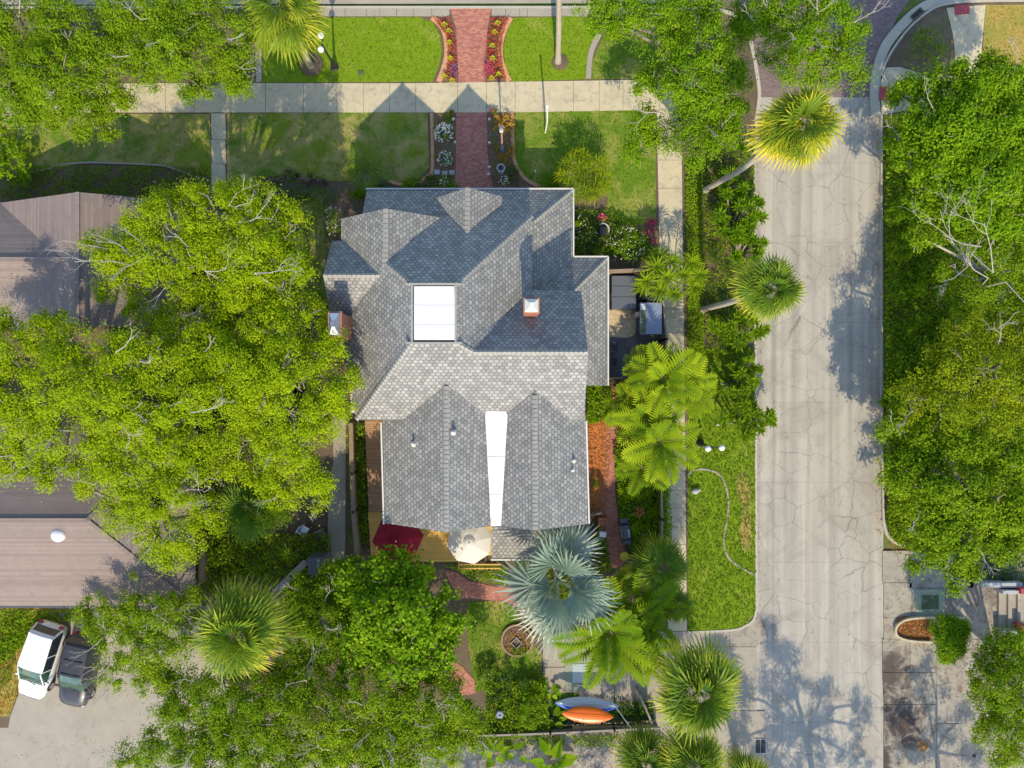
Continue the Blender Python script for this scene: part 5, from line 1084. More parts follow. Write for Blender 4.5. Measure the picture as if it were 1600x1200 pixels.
# more low shrubs: front of the house, east lot, planting bed
for i, (x, y, r, h, mt, lb) in enumerate(((640, 290, 14, .6, 'leaf_mid', 'low green bush at the porch gutter right of the wispy shrub'), (590, 292, 14, .7, 'leaf_dark', 'dark low bush under the wispy shrub'), (560, 300, 13, .8, 'leaf_mid', 'green bush at the upper left porch corner'),
    (860, 290, 14, .5, 'leaf_mid', 'low green bush along the porch gutter below the curved edging'), (897, 345, 10, .8, 'leaf_dark', 'dark bush against the porch between the two white-dotted bushes'),
    (1410, 330, 26, 2.0, 'leaf_bright', 'bright bush by the right kerb below the largest leafy oak'), (1405, 385, 26, 1.8, 'leaf_mid', 'mid green bush by the right kerb above the strap-leaved plants'), (1440, 445, 24, 1.8, 'leaf_bright', 'bright bush among the strap-leaved plants'),
    (1395, 620, 20, 1.2, 'leaf_mid', 'low bush at the right kerb below the strap-leaved plants'), (1398, 250, 16, 1.2, 'leaf_mid', 'small bush at the right kerb beside the largest leafy oak'),
    (980, 720, 18, 1.2, 'leaf_lime', 'lime bush at the edge of the brick side path'), (985, 770, 18, 1.1, 'leaf_lime', 'lime leafy bush left of the pale rusty rosette'), (1020, 740, 18, 1.4, 'leaf_dark', 'dark leafy bush in the middle of the dense planting bed'), (1020, 800, 16, 1.2, 'leaf_bright', 'green bush right of the pale rusty rosette'),
    (990, 825, 14, .9, 'leaf_lime', 'lime bush between the grill and the white-rimmed pot'), (1010, 770, 14, 1.3, 'leaf_mid', 'leafy bush just above the pale rusty rosette'), (1000, 862, 16, .9, 'leaf_dark', 'dark bush under the white-rimmed pot'),
    (905, 850, 16, 1.0, 'leaf_mid', 'bush at the back corner of the grey roof beside the silver-blue palm'), (660, 905, 16, 1.0, 'leaf_mid', 'bush under the deck edge left of the brick path start'), (760, 1050, 18, 1.1, 'leaf_olive', 'greyish bush at the lower right of the back lawn'), (845, 1070, 14, 1.2, 'leaf_bright', 'leafy bush at the left edge of the driveway above the kayaks'))):
    shrub('green_bush', (x, y), r, h, mt, lb, None, seed=200 + i, lobes=[(x + random.uniform(-5, 5), y + random.uniform(-5, 5), r * .8, h * .5), (x - r * .35, y + r * .3, r * .6, h * .45), (x + r * .35, y - r * .2, r * .6, h * .5)], leaf=(.14, .08))

# fallen leaves and tufts
cover('fallen_leaves', [(1399, 966), (1410, 963), (1456, 965), (1456, 1003), (1430, 1004), (1402, 992)], 260, 'leaf_rust', (.11, .07), .11, .2, kind='stuff')
for pl, n in (([(1366, 182), (1376, 182), (1377, 860), (1368, 860)], 28), ([(1377, 182), (1384, 182), (1384, 700), (1378, 700)], 60), ([(1384, 838), (1412, 848), (1416, 860), (1390, 862)], 90), ([(1510, 865), (1560, 865), (1555, 1030), (1515, 1035)], 30), ([(1180, 190), (1186, 190), (1187, 950), (1181, 950)], 12), ([(1185, 300), (1370, 300), (1370, 1200), (1190, 1200)], .5), ([(1390, 1000), (1540, 1000), (1540, 1200), (1390, 1200)], 5), ([(914, 655), (955, 655), (945, 830), (916, 815)], 160), ([(20, 960), (330, 960), (330, 1190), (20, 1190)], 1.5)):
    cover('fallen_leaves', pl, n, 'leaf_rust', (.10, .06), .13 if n > 20 else .08, .17 if n > 20 else .12, kind='stuff', bumps=.1)
cover('grass', [(-60, 975), (82, 960), (70, 990), (18, 1116), (-60, 1118)], 160, 'leaf_orange', (.16, .04), .11, .26, kind='stuff', tint=(.35, .25), gapn=.1)
cover('grass', [(0, 990), (40, 975), (20, 1060), (-20, 1100)], 160, 'grass_blade', (.2, .05), .11, .4, kind='stuff')
cover('grass', [(1540, 12), (1610, 12), (1610, 115), (1534, 115)], 70, 'leaf_orange', (.12, .03), .11, .17, kind='stuff', tint=(.4, .25)); cover('grass', [(1406, 100), (1414, 72), (1446, 32), (1476, 22), (1486, 60), (1490, 118), (1446, 116)], 60, 'leaf_olive', (.13, .03), .11, .2, kind='stuff', gapn=.3)
cover('grass', [(944, 52), (975, 30), (1120, 30), (1060, 122), (923, 125), (926, 95)], 70, 'grass_blade', (.14, .03), .11, .2, kind='stuff', tint=(.35, .2))
cover('grass', [(1100, 250), (1178, 250), (1178, 560), (1100, 560)], 60, 'leaf_olive', (.18, .04), .11, .3, kind='stuff', gapn=.3)
cover('low_weeds', [(400, 300), (520, 300), (520, 650), (400, 650)], 90, 'leaf_mid', (.13, .06), .11, .3, kind='stuff', gapn=.35)
cover('low_weeds', [(800, 840), (900, 830), (900, 960), (815, 950)], 260, 'leaf_mid', (.15, .08), .12, .6, kind='stuff', tint=(.35, .25))
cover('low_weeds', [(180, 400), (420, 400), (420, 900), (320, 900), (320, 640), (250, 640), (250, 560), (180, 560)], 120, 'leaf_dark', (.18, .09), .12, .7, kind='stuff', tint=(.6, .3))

cover('bed_leaves', [(676, 180), (712, 180), (711, 262), (678, 262)], 55, 'leaf_mid', (.12, .06), .13, .4, kind='stuff', tint=(.5, .25)); cover('bed_leaves', [(765, 180), (800, 180), (801, 250), (812, 280), (768, 292)], 60, 'leaf_mid', (.12, .06), .13, .4, kind='stuff', tint=(.5, .25))
cover('bed_leaves', [(642, 280), (711, 272), (708, 295), (640, 295)], 170, 'leaf_mid', (.12, .07), .13, .5, kind='stuff', tint=(.4, .25)); cover('red_flowers', [(677, 182), (700, 182), (700, 262), (679, 262)], 10, 'petal_pink', (.1, .08), .2, .5, kind='stuff'); cover('red_flowers', [(780, 180), (800, 180), (801, 250), (782, 262)], 10, 'petal_red', (.1, .08), .2, .5, kind='stuff')
cover('bed_leaves', [(840, 288), (895, 290), (895, 300), (840, 300)], 200, 'leaf_mid', (.12, .07), .13, .5, kind='stuff'); cover('bed_leaves', [(898, 330), (948, 330), (1000, 356), (1020, 382), (1020, 410), (952, 400), (898, 398)], 150, 'leaf_mid', (.12, .07), .13, .6, kind='stuff', tint=(.5, .25))
cover('low_weeds', [(745, 1150), (1040, 1142), (1050, 1170), (960, 1166), (860, 1160), (745, 1162)], 240, 'leaf_mid', (.15, .08), .05, .5, kind='stuff', tint=(.4, .25), gapn=.3); cover('fallen_leaves', [(745, 1155), (1040, 1150), (1040, 1200), (745, 1200)], 22, 'leaf_rust', (.11, .07), .03, .06, kind='stuff')
cover('low_weeds', [(1018, 690), (1040, 690), (1046, 860), (1026, 870)], 300, 'leaf_bright', (.16, .08), .4, 1.5, kind='stuff', tint=(.4, .2), gapn=.2)
# ---------------------------------------------------------------- neighbouring bungalows
def bungalow(loc, label, planes, wallpolys, ztop, ridges, extra=None):
    t = thing('bungalow', loc, label, 'house')
    mm = MB()
    for p in planes: mm.poly3(p, .12)
    mm.build('roof', 'asphalt_shingle', t, uv=True)
    for a, b in ridges: mm = MB(); mm.bar(Vector(a) + w(0, 0, .02), Vector(b) + w(0, 0, .02), .22, .05); mm.build('ridge_cap', 'asphalt_shingle', t, uv=True)
    mm = MB()
    for pl in wallpolys: mm.prism(pl, 0, ztop)
    mm.build('wall', 'tan_wall', t)
    return t
b1 = bungalow(P(100, 400), 'brown-roofed bungalow at the left edge, upper one, with a dark triangular roof slope', [
    [w(-24.7, 10.92, 5.8), w(-30.9, 10.92, 3.4), w(-34, 7.19, 3.0), w(-30.9, 3.3, 3.4), w(-24.7, 3.3, 5.8)], [w(-24.7, 10.92, 5.8), w(-19.4, 10.92, 3.55), w(-19.4, 3.3, 3.55), w(-24.7, 3.3, 5.8)],
    [w(-25.95, 7.19, 5.32), w(-29.9, 10.8, 3.47), w(-38, 10.8, 3.47), w(-38, 7.19, 5.32)], [w(-25.95, 7.19, 5.32), w(-29.9, 3.4, 3.47), w(-38, 3.4, 3.47), w(-38, 7.19, 5.32)]],
    [[(-37.5, 3.8), (-20, 3.8), (-20, 10.3), (-37.5, 10.3)]], 3.3, [((-24.7, 10.92, 5.8), (-24.7, 3.3, 5.8)), ((-38, 7.19, 5.32), (-25.95, 7.19, 5.32))])
mm = MB(); p = P(99, 452, 5.4); mm.tube([p - w(0, 0, .3), p + w(0, 0, .3)], .06, 8); mm.build('roof_vent', 'white_metal', b1)
for y in (5, 7.2, 9): mm = MB(); mm.box((-19.98, y, 1.8), (.08, .9, 1.3)); mm.build('window', 'glass_dark', b1)
RE = w(-24.35, -7.8, 5.5)
b2 = bungalow(P(100, 840), 'brown-roofed bungalow at the left edge, lower one, with a round white skylight', [
    [RE, w(-19.3, -13.5, 3.0), w(-45, -13.5, 3.0), w(-45, -7.8, 5.5)], [RE, w(-19.3, -2.1, 3.0), w(-45, -2.1, 3.0), w(-45, -7.8, 5.5)], [RE, w(-19.3, -13.5, 3.0), w(-19.3, -2.1, 3.0)]],
    [[(-44.5, -13.0), (-20.6, -13.0), (-20.6, -2.6), (-44.5, -2.6)]], 2.95, [(RE, (-45, -7.8, 5.5)), (RE, (-19.3, -13.5, 3.0)), (RE, (-19.3, -2.1, 3.0))])
mm = MB(); p = P(91, 836, 5.15); mm.lathe(p, [(.40, -.3), (.40, .05), (.36, .12), (.26, .22), (.1, .28), (.01, .29)], 20); mm.build('skylight_dome', 'globe', b2, smooth=True)
for x in (-22, -27, -32): mm = MB(); mm.box((x, -13.03, 1.7), (1.2, .08, 1.2)); mm.build('window', 'glass_dark', b2)
mm = MB(); mm.box(P(100, 949, 2.95) + w(0, 0, 0), (.1, .1, .1)); mm.bar((-45, -13.58, 2.9), (-19.3, -13.58, 2.9), .12, .12); mm.build('gutter', 'dark_grey', b2)

# ---------------------------------------------------------------- cars
plain('car_white', (.74, .74, .73), .5, .4, 0, .15); plain('car_black', (.04, .04, .043), .38, .4, .1, .3)
plain('windscreen', (.03, .075, .05), .08, .7); plain('tyre', (.02, .02, .02), .8); plain('headlight', (.6, .62, .62), .1, .8)
def car(name, loc, rz, L, Wd, Ht, paint, label, suv=0):
    t = thing(name, loc, label, 'car', 'parked cars'); t.rotation_euler = (0, 0, rz)
    h = L / 2; st = [(-h, .78, .50, .72), (-h + .12, .90, .34, .98), (-h + .7, .97, .26, 1.04), (-h * .3, 1, .24, 1.0), (h * .25, 1, .24, .98), (h * .52, .985, .26, .95), (h * .78, .93, .28, .86), (h - .22, .84, .32, .74), (h - .05, .66, .38, .62), (h, .5, .42, .56)]
    if suv: st = [(x, a, b, c * 1.1) for x, a, b, c in st]
    mm = MB(); k = 12; W2 = Wd / 2; V = []
    for x, a, zb, zt in st:
        ring = [(-.80, zb), (-.97, zb + .12), (-1, (zb + zt) / 2), (-.96, zt - .12), (-.84, zt), (-.4, zt + .03), (.4, zt + .03), (.84, zt), (.96, zt - .12), (1, (zb + zt) / 2), (.97, zb + .12), (.80, zb)]
        V += [(x, y * a * W2, z) for y, z in ring]
    n = len(st); mm.add(V, [(i * k + j, (i + 1) * k + j, (i + 1) * k + (j + 1) % k, i * k + (j + 1) % k) for i in range(n - 1) for j in range(k)] + [list(range(k)), list(range(n * k - 1, (n - 1) * k - 1, -1))])
    mm.build('body', paint, t, local=True, smooth=True)
    # greenhouse and roof
    zb = .95 * (1.1 if suv else 1); x0, x1, x2, x3 = -h + .12, -h + .5, h * (.02 if suv else .10), h * (.46 if suv else .55)
    # cabin: one lofted surface, cut into side windows, rear window, windscreen and roof
    xs_ = [(x0, 0, .84), (x0 + (x1 - x0) * .6, .72, .80), (x1, .95, .76), (x1 + .35, .99, .80), (0, 1.0, .82), (x2 - .5, 1.0, .81), (x2, .95, .77), (x2 + (x3 - x2) * .45, .62, .79), (x3, 0, .86)]
    V = []; K = 9
    for x, fz, wt_ in xs_:
        zt = zb + (Ht - zb) * fz; wb = .86 + .09 * min(1, fz * 1.5)
        for yy, q in ((-wb, 0), (-(wb * .45 + wt_ * .55), .62), (-wt_, .93), (-wt_ * .62, 1), (0, 1.03), (wt_ * .62, 1), (wt_, .93), (wb * .45 + wt_ * .55, .62), (wb, 0)): V.append((x, yy * W2, zb - .03 + (zt - zb + .03) * q))
    grp = {'roof_panel': [], 'windscreen': [], 'rear_window': [], 'side_windows': [], 'side_windows2': []}
    for i in range(len(xs_) - 1):
        for j in range(K - 1):
            f_ = (i * K + j, (i + 1) * K + j, (i + 1) * K + j + 1, i * K + j + 1); side_ = j < 2 or j > K - 4
            key = 'windscreen' if i >= 6 else 'rear_window' if i < 1 else (('side_windows' if j < 2 else 'side_windows2') if side_ else 'roof_panel'); grp[key].append(f_)
    for key, mt in (('roof_panel', paint), ('windscreen', 'windscreen'), ('rear_window', 'glass_dark'), ('side_windows', 'glass_dark'), ('side_windows2', 'glass_dark')):
        used = sorted({v for f_ in grp[key] for v in f_}); ix = {v: n_ for n_, v in enumerate(used)}; mm = MB(); mm.add([V[v] for v in used], [[ix[v] for v in f_] for f_ in grp[key]]); mm.build(key.replace('side_windows2', 'side_windows'), mt, t, local=True, smooth=False)
    for s_ in (-1, 1):
        mm = MB(); mm.tube([(x1, s_ * .77 * W2, Ht - .06), (0, s_ * .83 * W2, Ht - .02), (x2, s_ * .78 * W2, Ht - .06)], .03, 6); mm.build('roof_rail', paint if not suv else 'black_metal', t, local=True)
        mm = MB(); mm.tube([(h * .5, s_ * .45 * W2, zb + .03), (h * .75, s_ * .5 * W2, zb - .07), (h - .12, s_ * .4 * W2, .72)], .018, 5); mm.build('bonnet_crease', paint, t, local=True, smooth=True)
    for s_ in (-1, 1):
        mm = MB(); mm.bar((x3 + .03, s_ * .85 * W2, zb), (x2 + .04, s_ * .76 * W2, Ht - .03), .06, .05); mm.build('pillar', paint, t, local=True); mm = MB(); mm.bar((x0, s_ * .87 * W2, zb), (x1, s_ * .75 * W2, Ht - .03), .12, .05); mm.build('pillar', paint, t, local=True)
        for xx in (-h * .32, h * .08): mm = MB(); mm.bar((xx, s_ * .945 * W2, zb), (xx, s_ * .81 * W2, Ht - .04), .06, .03); mm.build('pillar', paint if not suv else 'black_metal', t, local=True)
        mm = MB(); mm.bar((h * .42, s_ * .84 * W2, zb + .05), (h * .42, s_ * 1.12 * W2, zb + .10), .10, .14); mm.build('mirror', paint, t, local=True)
        mm = MB(); mm.ball((h - .28, s_ * .66 * W2, .68), .17, 8, .6, 1.2, .9); mm.build('headlight', 'headlight', t, local=True, smooth=True)
        mm = MB(); mm.box((-h + .03, s_ * .7 * W2, .85), (.1, .25, .25)); mm.build('tail_light', 'red_pad', t, local=True)
        for xx in (-h * .6, h * .62):
            mm = MB(); mm.tube([(xx, s_ * .80 * W2, .34), (xx, s_ * 1.0 * W2, .34)], .34, 18); wh = mm.build('wheel', 'tyre', t, local=True); mm = MB(); mm.tube([(xx, s_ * .98 * W2, .34), (xx, s_ * 1.02 * W2, .34)], .2, 12); mm.build('rim', 'steel', wh, local=True)
    for s_ in (0,):
        mm = MB(); mm.bar((x3 + .08, .3 * W2, zb + .03), (x3 - .15, -.2 * W2, zb + .13), .025, .02); mm.build('wiper', 'black_metal', t, local=True)
    if suv:
        mm = MB()
        for xx in (-h * .42, -h * .05): mm.box((xx, 0, Ht + .035), (.05, 1.25 * W2, .03))
        mm.build('roof_seam', 'black_metal', t, local=True)
    mm = MB(); mm.box((h - .06, 0, .55), (.1, 1.0, .16)); mm.build('grille', 'black_metal', t, local=True)
    return t
car('parked_car', P(66, 1031, .7) - w(0, 0, .58), math.atan2(-116, -38), 5.0, 1.95, 1.72, 'car_white', 'white minivan parked nose-down on the concrete pad')
car('parked_car', P(126, 1046, .7) - w(0, 0, .58), math.atan2(-112, -24), 4.75, 1.95, 1.72, 'car_black', 'black estate car beside the white minivan, partly under a tree', 1)

# ---------------------------------------------------------------- lamps, posts
plain('pink_wood', (.5, .30, .27), .7)
def twin_lamp(loc, arm, label):
    t = thing('street_lamp', loc, label, 'street lamp', 'twin-globe lamps'); g = w(*loc)
    mm = MB(); mm.lathe(g, [(.28, 0), (.28, .05), (.19, .1), (.16, .5), (.11, .62), (.10, .7)], 14); mm.build('base', 'black_metal', t)
    mm = MB(); mm.tube([g + w(0, 0, .6), g + w(0, 0, 1.5), g + w(0, 0, 3.1)], [.09, .07, .055], 10); mm.build('pole', 'black_metal', t)
    a = Vector((math.cos(arm), math.sin(arm), 0)); mm = MB()
    mm.tube(sm([g + w(0, 0, 2.9) - a * .42 + w(0, 0, .22), g + w(0, 0, 2.92) - a * .3, g + w(0, 0, 3.02), g + w(0, 0, 2.92) + a * .3, g + w(0, 0, 3.12) + a * .42], 4), .035, 8); mm.build('arm', 'black_metal', t)
    for s_ in (-1, 1):
        c = g + a * .42 * s_ + w(0, 0, 3.32); mm = MB(); mm.ball(c, .19, 16); gl = mm.build('globe', 'globe', t, smooth=True)
        mm = MB(); mm.lathe(c - w(0, 0, .24), [(.06, 0), (.10, .06)], 10); mm.build('collar', 'black_metal', gl)
twin_lamp(P(523, 105, .11), math.pi / 2, 'black lamp with two white globes on the upper left front lawn')
twin_lamp(P(1094, 693, .11), R(3), 'black lamp with two white globes on the street-side lawn by the lower right sidewalk')
t = thing('white_post', P(852, 208, .11), 'slender white pole leaning over the sidewalk right of the brick walk', 'pole')
mm = MB(); g = P(852, 208, .1); mm.tube([g, P(855, 190, 2.2), P(855, 167, 4.2)], [.05, .055, .06], 8); mm.build('pole', 'white_paint', t)
mm = MB(); mm.ball(P(855, 166, 4.25), .09); mm.build('finial', 'white_paint', t)
g = P(785, 238, .1); t = thing('bird_feeder', g, 'pole with blue foot and white-roofed bird house, standing in the orange bushes', 'bird house')
mm = MB(); mm.tube([g, g + w(0, 0, .9)], .11, 10); mm.build('pole_sleeve', 'blue_paint', t); mm = MB(); mm.tube([g + w(0, 0, .9), g + w(0, 0, 4.0)], .055, 8); mm.build('pole', 'pink_wood', t)
mm = MB(); mm.box(g + w(0, 0, 4.15), (.2, .26, .36)); hb = mm.build('bird_box', 'white_paint', t); mm = MB(); mm.box(g + w(0, 0, 4.4), (.28, .36, .12), taper=.4); mm.build('lid', 'steel', hb)
g = P(783, 268, .12); t = thing('bird_bath', g, 'round grey bird bath in the mulch bed right of the brick walk', 'bird bath')
mm = MB(); mm.lathe(g, [(.2, 0), (.18, .08), (.09, .15), (.08, .6), (.14, .68)], 16); mm.build('pedestal', 'stone', t); mm = MB(); mm.lathe(g + w(0, 0, .68), [(.10, 0), (.24, .06), (.27, .12), (.24, .12), (.18, .07), (.01, .05)], 20); mm.build('bowl', 'stone', t, smooth=True)
mm = MB(); mm.lathe(g + w(0, 0, .755), [(.19, 0), (.01, .004)], 16); mm.build('water', 'glass_dark', t)
for i, (x, y) in enumerate(((683, 269), (695, 271), (706, 270))): mm = MB(); p = P(x, y, .13); mm.box(p + w(0, 0, .02), (.36, .32, .06), rz=.05 * i, taper=.94); mm.build('stepping_stone', 'stone', loc=P(x, y, .13), label='one of three square grey stones in a row left of the brick walk', cat='stepping stone', group='three square stepping stones')
for i, (x, y) in enumerate(((709, 189), (711, 225), (765, 189), (765, 226), (765, 264), (764, 275))):
    p = P(x, y, .12); t = thing('path_light', p, 'one of the small round silver lights edging the lower brick walk', 'path light', 'path lights along the brick walk'); mm = MB(); mm.tube([p, p + w(0, 0, .3)], .02, 6); mm.build('stake', 'steel', t); mm = MB(); mm.lathe(p + w(0, 0, .3), [(.10, 0), (.10, .04), (.03, .09)], 12); mm.build('cap', 'steel', t)
mm = MB(); p = P(564, 114, .12); mm.box(p + w(0, 0, .03), (.4, .27, .08), taper=.92); mm.build('utility_box_lid', 'moss', loc=p, label='small pale green rectangular lid set in the upper left front lawn', cat='utility lid')
mm = MB(); p = P(836, 268, .12); mm.box(p + w(0, 0, .03), (.05, .22, .06), rz=.3); mm.build('garden_marker', 'white_paint', loc=p, label='tiny white marker lying on the lawn left of the spindly yellow shrub', cat='marker')
for (x, y, r, lb) in ((486, 100, 19, 'round mulch ring at the foot of the palm beside the white-globe lamp'), (875, 97, 13, 'round earth ring at the foot of the bare-trunked palm in the right front lawn')):
    p = P(x, y, .11); mm = MB(); mm.lathe(p, [(rpx(r), 0), (rpx(r) * .97, .05), (rpx(r) * .6, .09), (.01, .10)], 28); mm.build('mulch_ring', 'soil', loc=p, label=lb, cat='mulch ring')
p = P(1180 + 254, 22, .1)
for x, y, rz, lb in ((1433, 23, .72, 'rusty storm drain inlet in the curved kerb at the top right'), (1188, 1166, 0, 'black slotted drain grate beside the street at the bottom')):
    p = P(x, y, .08); t = thing('storm_drain', p, lb, 'drain'); mm = MB(); mm.box(p, (.78, .98, .05) if rz == 0 else (.9, .45, .16), rz=rz); mm.build('frame', 'stone' if rz == 0 else 'soil', t); mm = MB()
    for s_ in (-1, 1):
        for i in range(9):
            if rz == 0: mm.box(p + w(s_ * .17, -.4 + i * .1, .04), (.28, .045, .03))
    if rz == 0:
        for s_ in (-1, 1): mm = MB(); mm.box(p + w(s_ * .17, 0, .04), (.29, .84, .03)); mm.build('grate', 'black_metal', t)
    else: mm.box(p + w(-.05, .02, .085), (.7, .26, .03), rz=rz); mm.build('grate', 'black_metal', t)
for x, y, a, b, rz, lb in ((1503, 15, .95, .62, .1, 'red textured ramp pad at the top edge'), (1382, 146, .66, .88, -.05, 'red textured ramp pad beside the curved kerb')):
    p = P(x, y, .135); mm = MB(); mm.box(p + w(0, 0, .012), (a, b, .024), rz=rz); o = mm.build('ramp_pad', 'red_pad', loc=p, label=lb, cat='tactile pad')
for x, y, r, mt, lb in ((1441, 1165, .38, 'leaf_litter', 'round rusty manhole cover on the stained pavement'), (1522, 1181, .12, 'black_metal', 'tiny round black cover near the bottom right corner')):
    p = P(x, y, .07); mm = MB(); mm.lathe(p, [(r, 0), (r, .02), (r * .9, .022), (.01, .018)], 24); mm.build('manhole_cover', mt, loc=p, label=lb, cat='manhole cover')
# ---------------------------------------------------------------- patio east of the house
def boxthing(name, px, py, z, sz, mat, label, cat, rz=0, taper=1.0, group=None):
    p = P(px, py, z); mm = MB(); mm.box(p, sz, rz=rz, taper=taper); return mm.build(name, mat, loc=(p.x, p.y, p.z - sz[2] / 2), label=label, cat=cat, group=group)
def sheltr(x0, x1, y0, y1, z, mat, label, name, cat, strip=None, seams=()):
    a = P(x0, y1, z); b = P(x1, y0, z); c = (a + b) / 2; t = thing(name, (c.x, c.y, .13), label, cat)
    mm = MB(); mm.box((c.x, c.y, z - .04), (b.x - a.x, b.y - a.y, .08)); lid = mm.build('top', mat, t)
    for s_ in seams: p = P(0, s_, z); mm = MB(); mm.box((c.x, p.y, z + .005), (b.x - a.x - .02, .025, .012)); mm.build('seam', 'black_metal', lid)
    for dx in (.08, b.x - a.x - .08):
        for dy in (.08, b.y - a.y - .08): mm = MB(); mm.box((a.x + dx, a.y + dy, (z + .05) / 2), (.1, .1, z - .2)); mm.build('leg', 'dark_grey', t)
    if strip: mm = MB(); mm.box((a.x + .2, c.y, z + .006), (.34, b.y - a.y - .1, .014)); mm.build('side_strip', strip, t)
    return t, a, b, c
plain('pale_glass', (.42, .48, .48), .15, .5)
plain('grey_sheet', (.115, .13, .15), .35, .5); plain('blue_grey_sheet', (.20, .235, .32), .35, .5)
t, a, b, c = sheltr(956, 994, 431, 483, 1.2, 'grey_sheet', 'dark grey flat cover with three panels in the corner of the patio', 'spa_cover', 'cover', seams=(447, 464))
mm = MB(); mm.box((c.x, c.y, .62), (b.x - a.x - .3, b.y - a.y - .3, .9)); mm.build('tub', 'black_metal', t)
t, a, b, c = sheltr(1000, 1034, 473, 522, 2.3, 'blue_grey_sheet', 'blue-grey flat roofed outdoor bar shelter with a green side strip on the patio', 'bar_shelter', 'shelter', strip='moss')
mm = MB(); mm.box((b.x - .3, c.y, .6), (.5, b.y - a.y - .2, .95)); mm.build('counter', 'wood_grey', t)
mm = MB(); mm.box((a.x + .18, b.y - .25, 2.33), (.3, .36, .05)); mm.build('vent_panel', 'white_metal', t)
boxthing('brick_pillar', 996, 492, .9, (.5, .28, 1.5), 'brick_wall', 'short red brick ledge between the dark cover and the blue-grey shelter', 'brick ledge', rz=.25)
def fence(name, pts, h, mat, label, th=.06, post=2.0, cap=.14, z0=.1, slat=None):
    pts = [P(x, y, h) for x, y in pts]; t = thing(name, (pts[0].x, pts[0].y, z0), label, 'fence')
    for a, b in zip(pts, pts[1:]):
        a0 = w(a.x, a.y, (h + z0) / 2); b0 = w(b.x, b.y, (h + z0) / 2); mm = MB(); mm.bar(a0, b0, th, h - z0 - .04); mm.build('board_panel', mat, t)
        mm = MB(); mm.bar(w(a.x, a.y, h), w(b.x, b.y, h), cap, .05); mm.build('top_rail', mat, t)
        n = max(1, int((b - a).length / post))
        for i in range(n + 1): q = a.lerp(b, i / n); mm = MB(); mm.box((q.x, q.y, (h + z0) / 2 + .04), (.12, .12, h - z0 + .08)); mm.build('post', mat, t)
    return t
fence('wooden_fence', [(548, 662), (550, 740), (552, 800), (557, 866)], 1.7, 'wood', 'weathered board fence between the side path and the timber deck', cap=.26)
fence('wooden_fence', [(949, 424), (1004, 422)], 1.8, 'wood', 'short brown fence closing the top of the patio', cap=.22)
fence('wooden_fence', [(1008, 440), (1010, 468), (1036, 468), (1042, 530), (1040, 592)], 1.9, 'wood_grey', 'grey board fence between the patio and the side sidewalk', cap=.12)
fence('wooden_fence', [(1034, 770), (1035, 812), (1034, 856)], 1.6, 'wood', 'dark brown fence along the side sidewalk by the planting bed', cap=.12)
fence('wooden_fence', [(745, 1150), (860, 1146), (960, 1141), (1028, 1138)], .9, 'wood_grey', 'long grey board fence along the alley behind the kayaks', cap=.12)
fence('wooden_fence', [(1000, 1087), (1018, 1128)], 1.4, 'wood_grey', 'short fence piece at the right end of the kayak bed', cap=.12)
fence('wooden_fence', [(428, 926), (455, 900), (478, 878)], 1.9, 'wood_grey', 'slanting plank fence beside the large golden-tipped fan palm', cap=.4)
fence('wooden_fence', [(311, 846), (311, 912)], 1.8, 'wood', 'thin dark fence at the corner of the lower brown roof', cap=.06)
fence('wooden_gate', [(949, 592), (972, 590)], 1.4, 'wood', 'small wooden gate closing the lower end of the patio', cap=.1)
fence('wooden_fence', [(920, 806), (940, 802)], 1.2, 'wood', 'very short fence piece beside the terracotta chair', cap=.1)
def chair(px, py, mat, label, rz=0, frame='dark_grey', group=None, s=1.0):
    p = P(px, py, .13); t = thing('patio_chair', p, label, 'chair', group); t.rotation_euler = (0, 0, rz)
    mm = MB(); mm.box((0, 0, .42), (.52 * s, .52 * s, .07)); mm.build('seat', mat, t, local=True)
    mm = MB(); mm.box((0, .27 * s, .72), (.52 * s, .06, .56)); mm.build('backrest', mat, t, local=True)
    for x in (-1, 1):
        mm = MB(); mm.box((x * .28 * s, 0, .62), (.05, .5 * s, .04)); mm.build('armrest', frame, t, local=True)
        for y in (-1, 1): mm = MB(); mm.box((x * .24 * s, y * .24 * s, .2), (.045, .045, .4)); mm.build('leg', frame, t, local=True)
chair(957, 543, 'black_metal', 'black patio chair against the house, upper of the two', 1.57)
chair(956, 566, 'black_metal', 'black round-looking patio chair against the house, lower of the two', 1.4)
chair(940, 813, 'terracotta', 'terracotta-cushioned chair by the brick side path', 0, 'wood')
chair(478, 826, 'steel', 'white garden chair at the left side of the side path', 1.0, 'white_paint'); chair(505, 832, 'wood', 'brown wooden garden chair beside the side path', .4)
bch = boxthing('garden_bench', 1009, 563, .5, (.9, 1.5, .5), 'dark_grey', 'dark grey bench seat in the lower right of the patio', 'bench', taper=.9)
mm = MB(); q = P(1017, 563, .95); mm.box(q, (.2, 1.5, .5)); mm.build('backrest', 'wood_grey', bch)
boxthing('side_table', 941, 834, .5, (.42, .32, .6), 'white_paint', 'small white table by the brick side path', 'side table', rz=-.15)
def pot(px, py, r, h, mat, label, leaf=None):
    p = P(px, py, .12); t = thing('plant_pot', p, label, 'pot'); mm = MB(); mm.lathe(p, [(r * .7, 0), (r, h), (r * 1.08, h), (r * 1.08, h - .05), (r * .86, h - .05), (.01, h - .06)], 18, close=False); mm.build('pot', mat, t)
    mm = MB(); mm.lathe(p + w(0, 0, h - .07), [(r * .86, 0), (.01, .01)], 14); mm.build('earth', 'soil', t)
    if leaf:
        V = []; T_ = []; rosette(V, T_, p + w(0, 0, h), r * 1.5, 18, .06, random, (.3, .8)); np_mesh('leaves', np.array([tuple(v) for v in V]), 4, leaf, np.clip(np.array(T_), 0, 1), t, off=p)
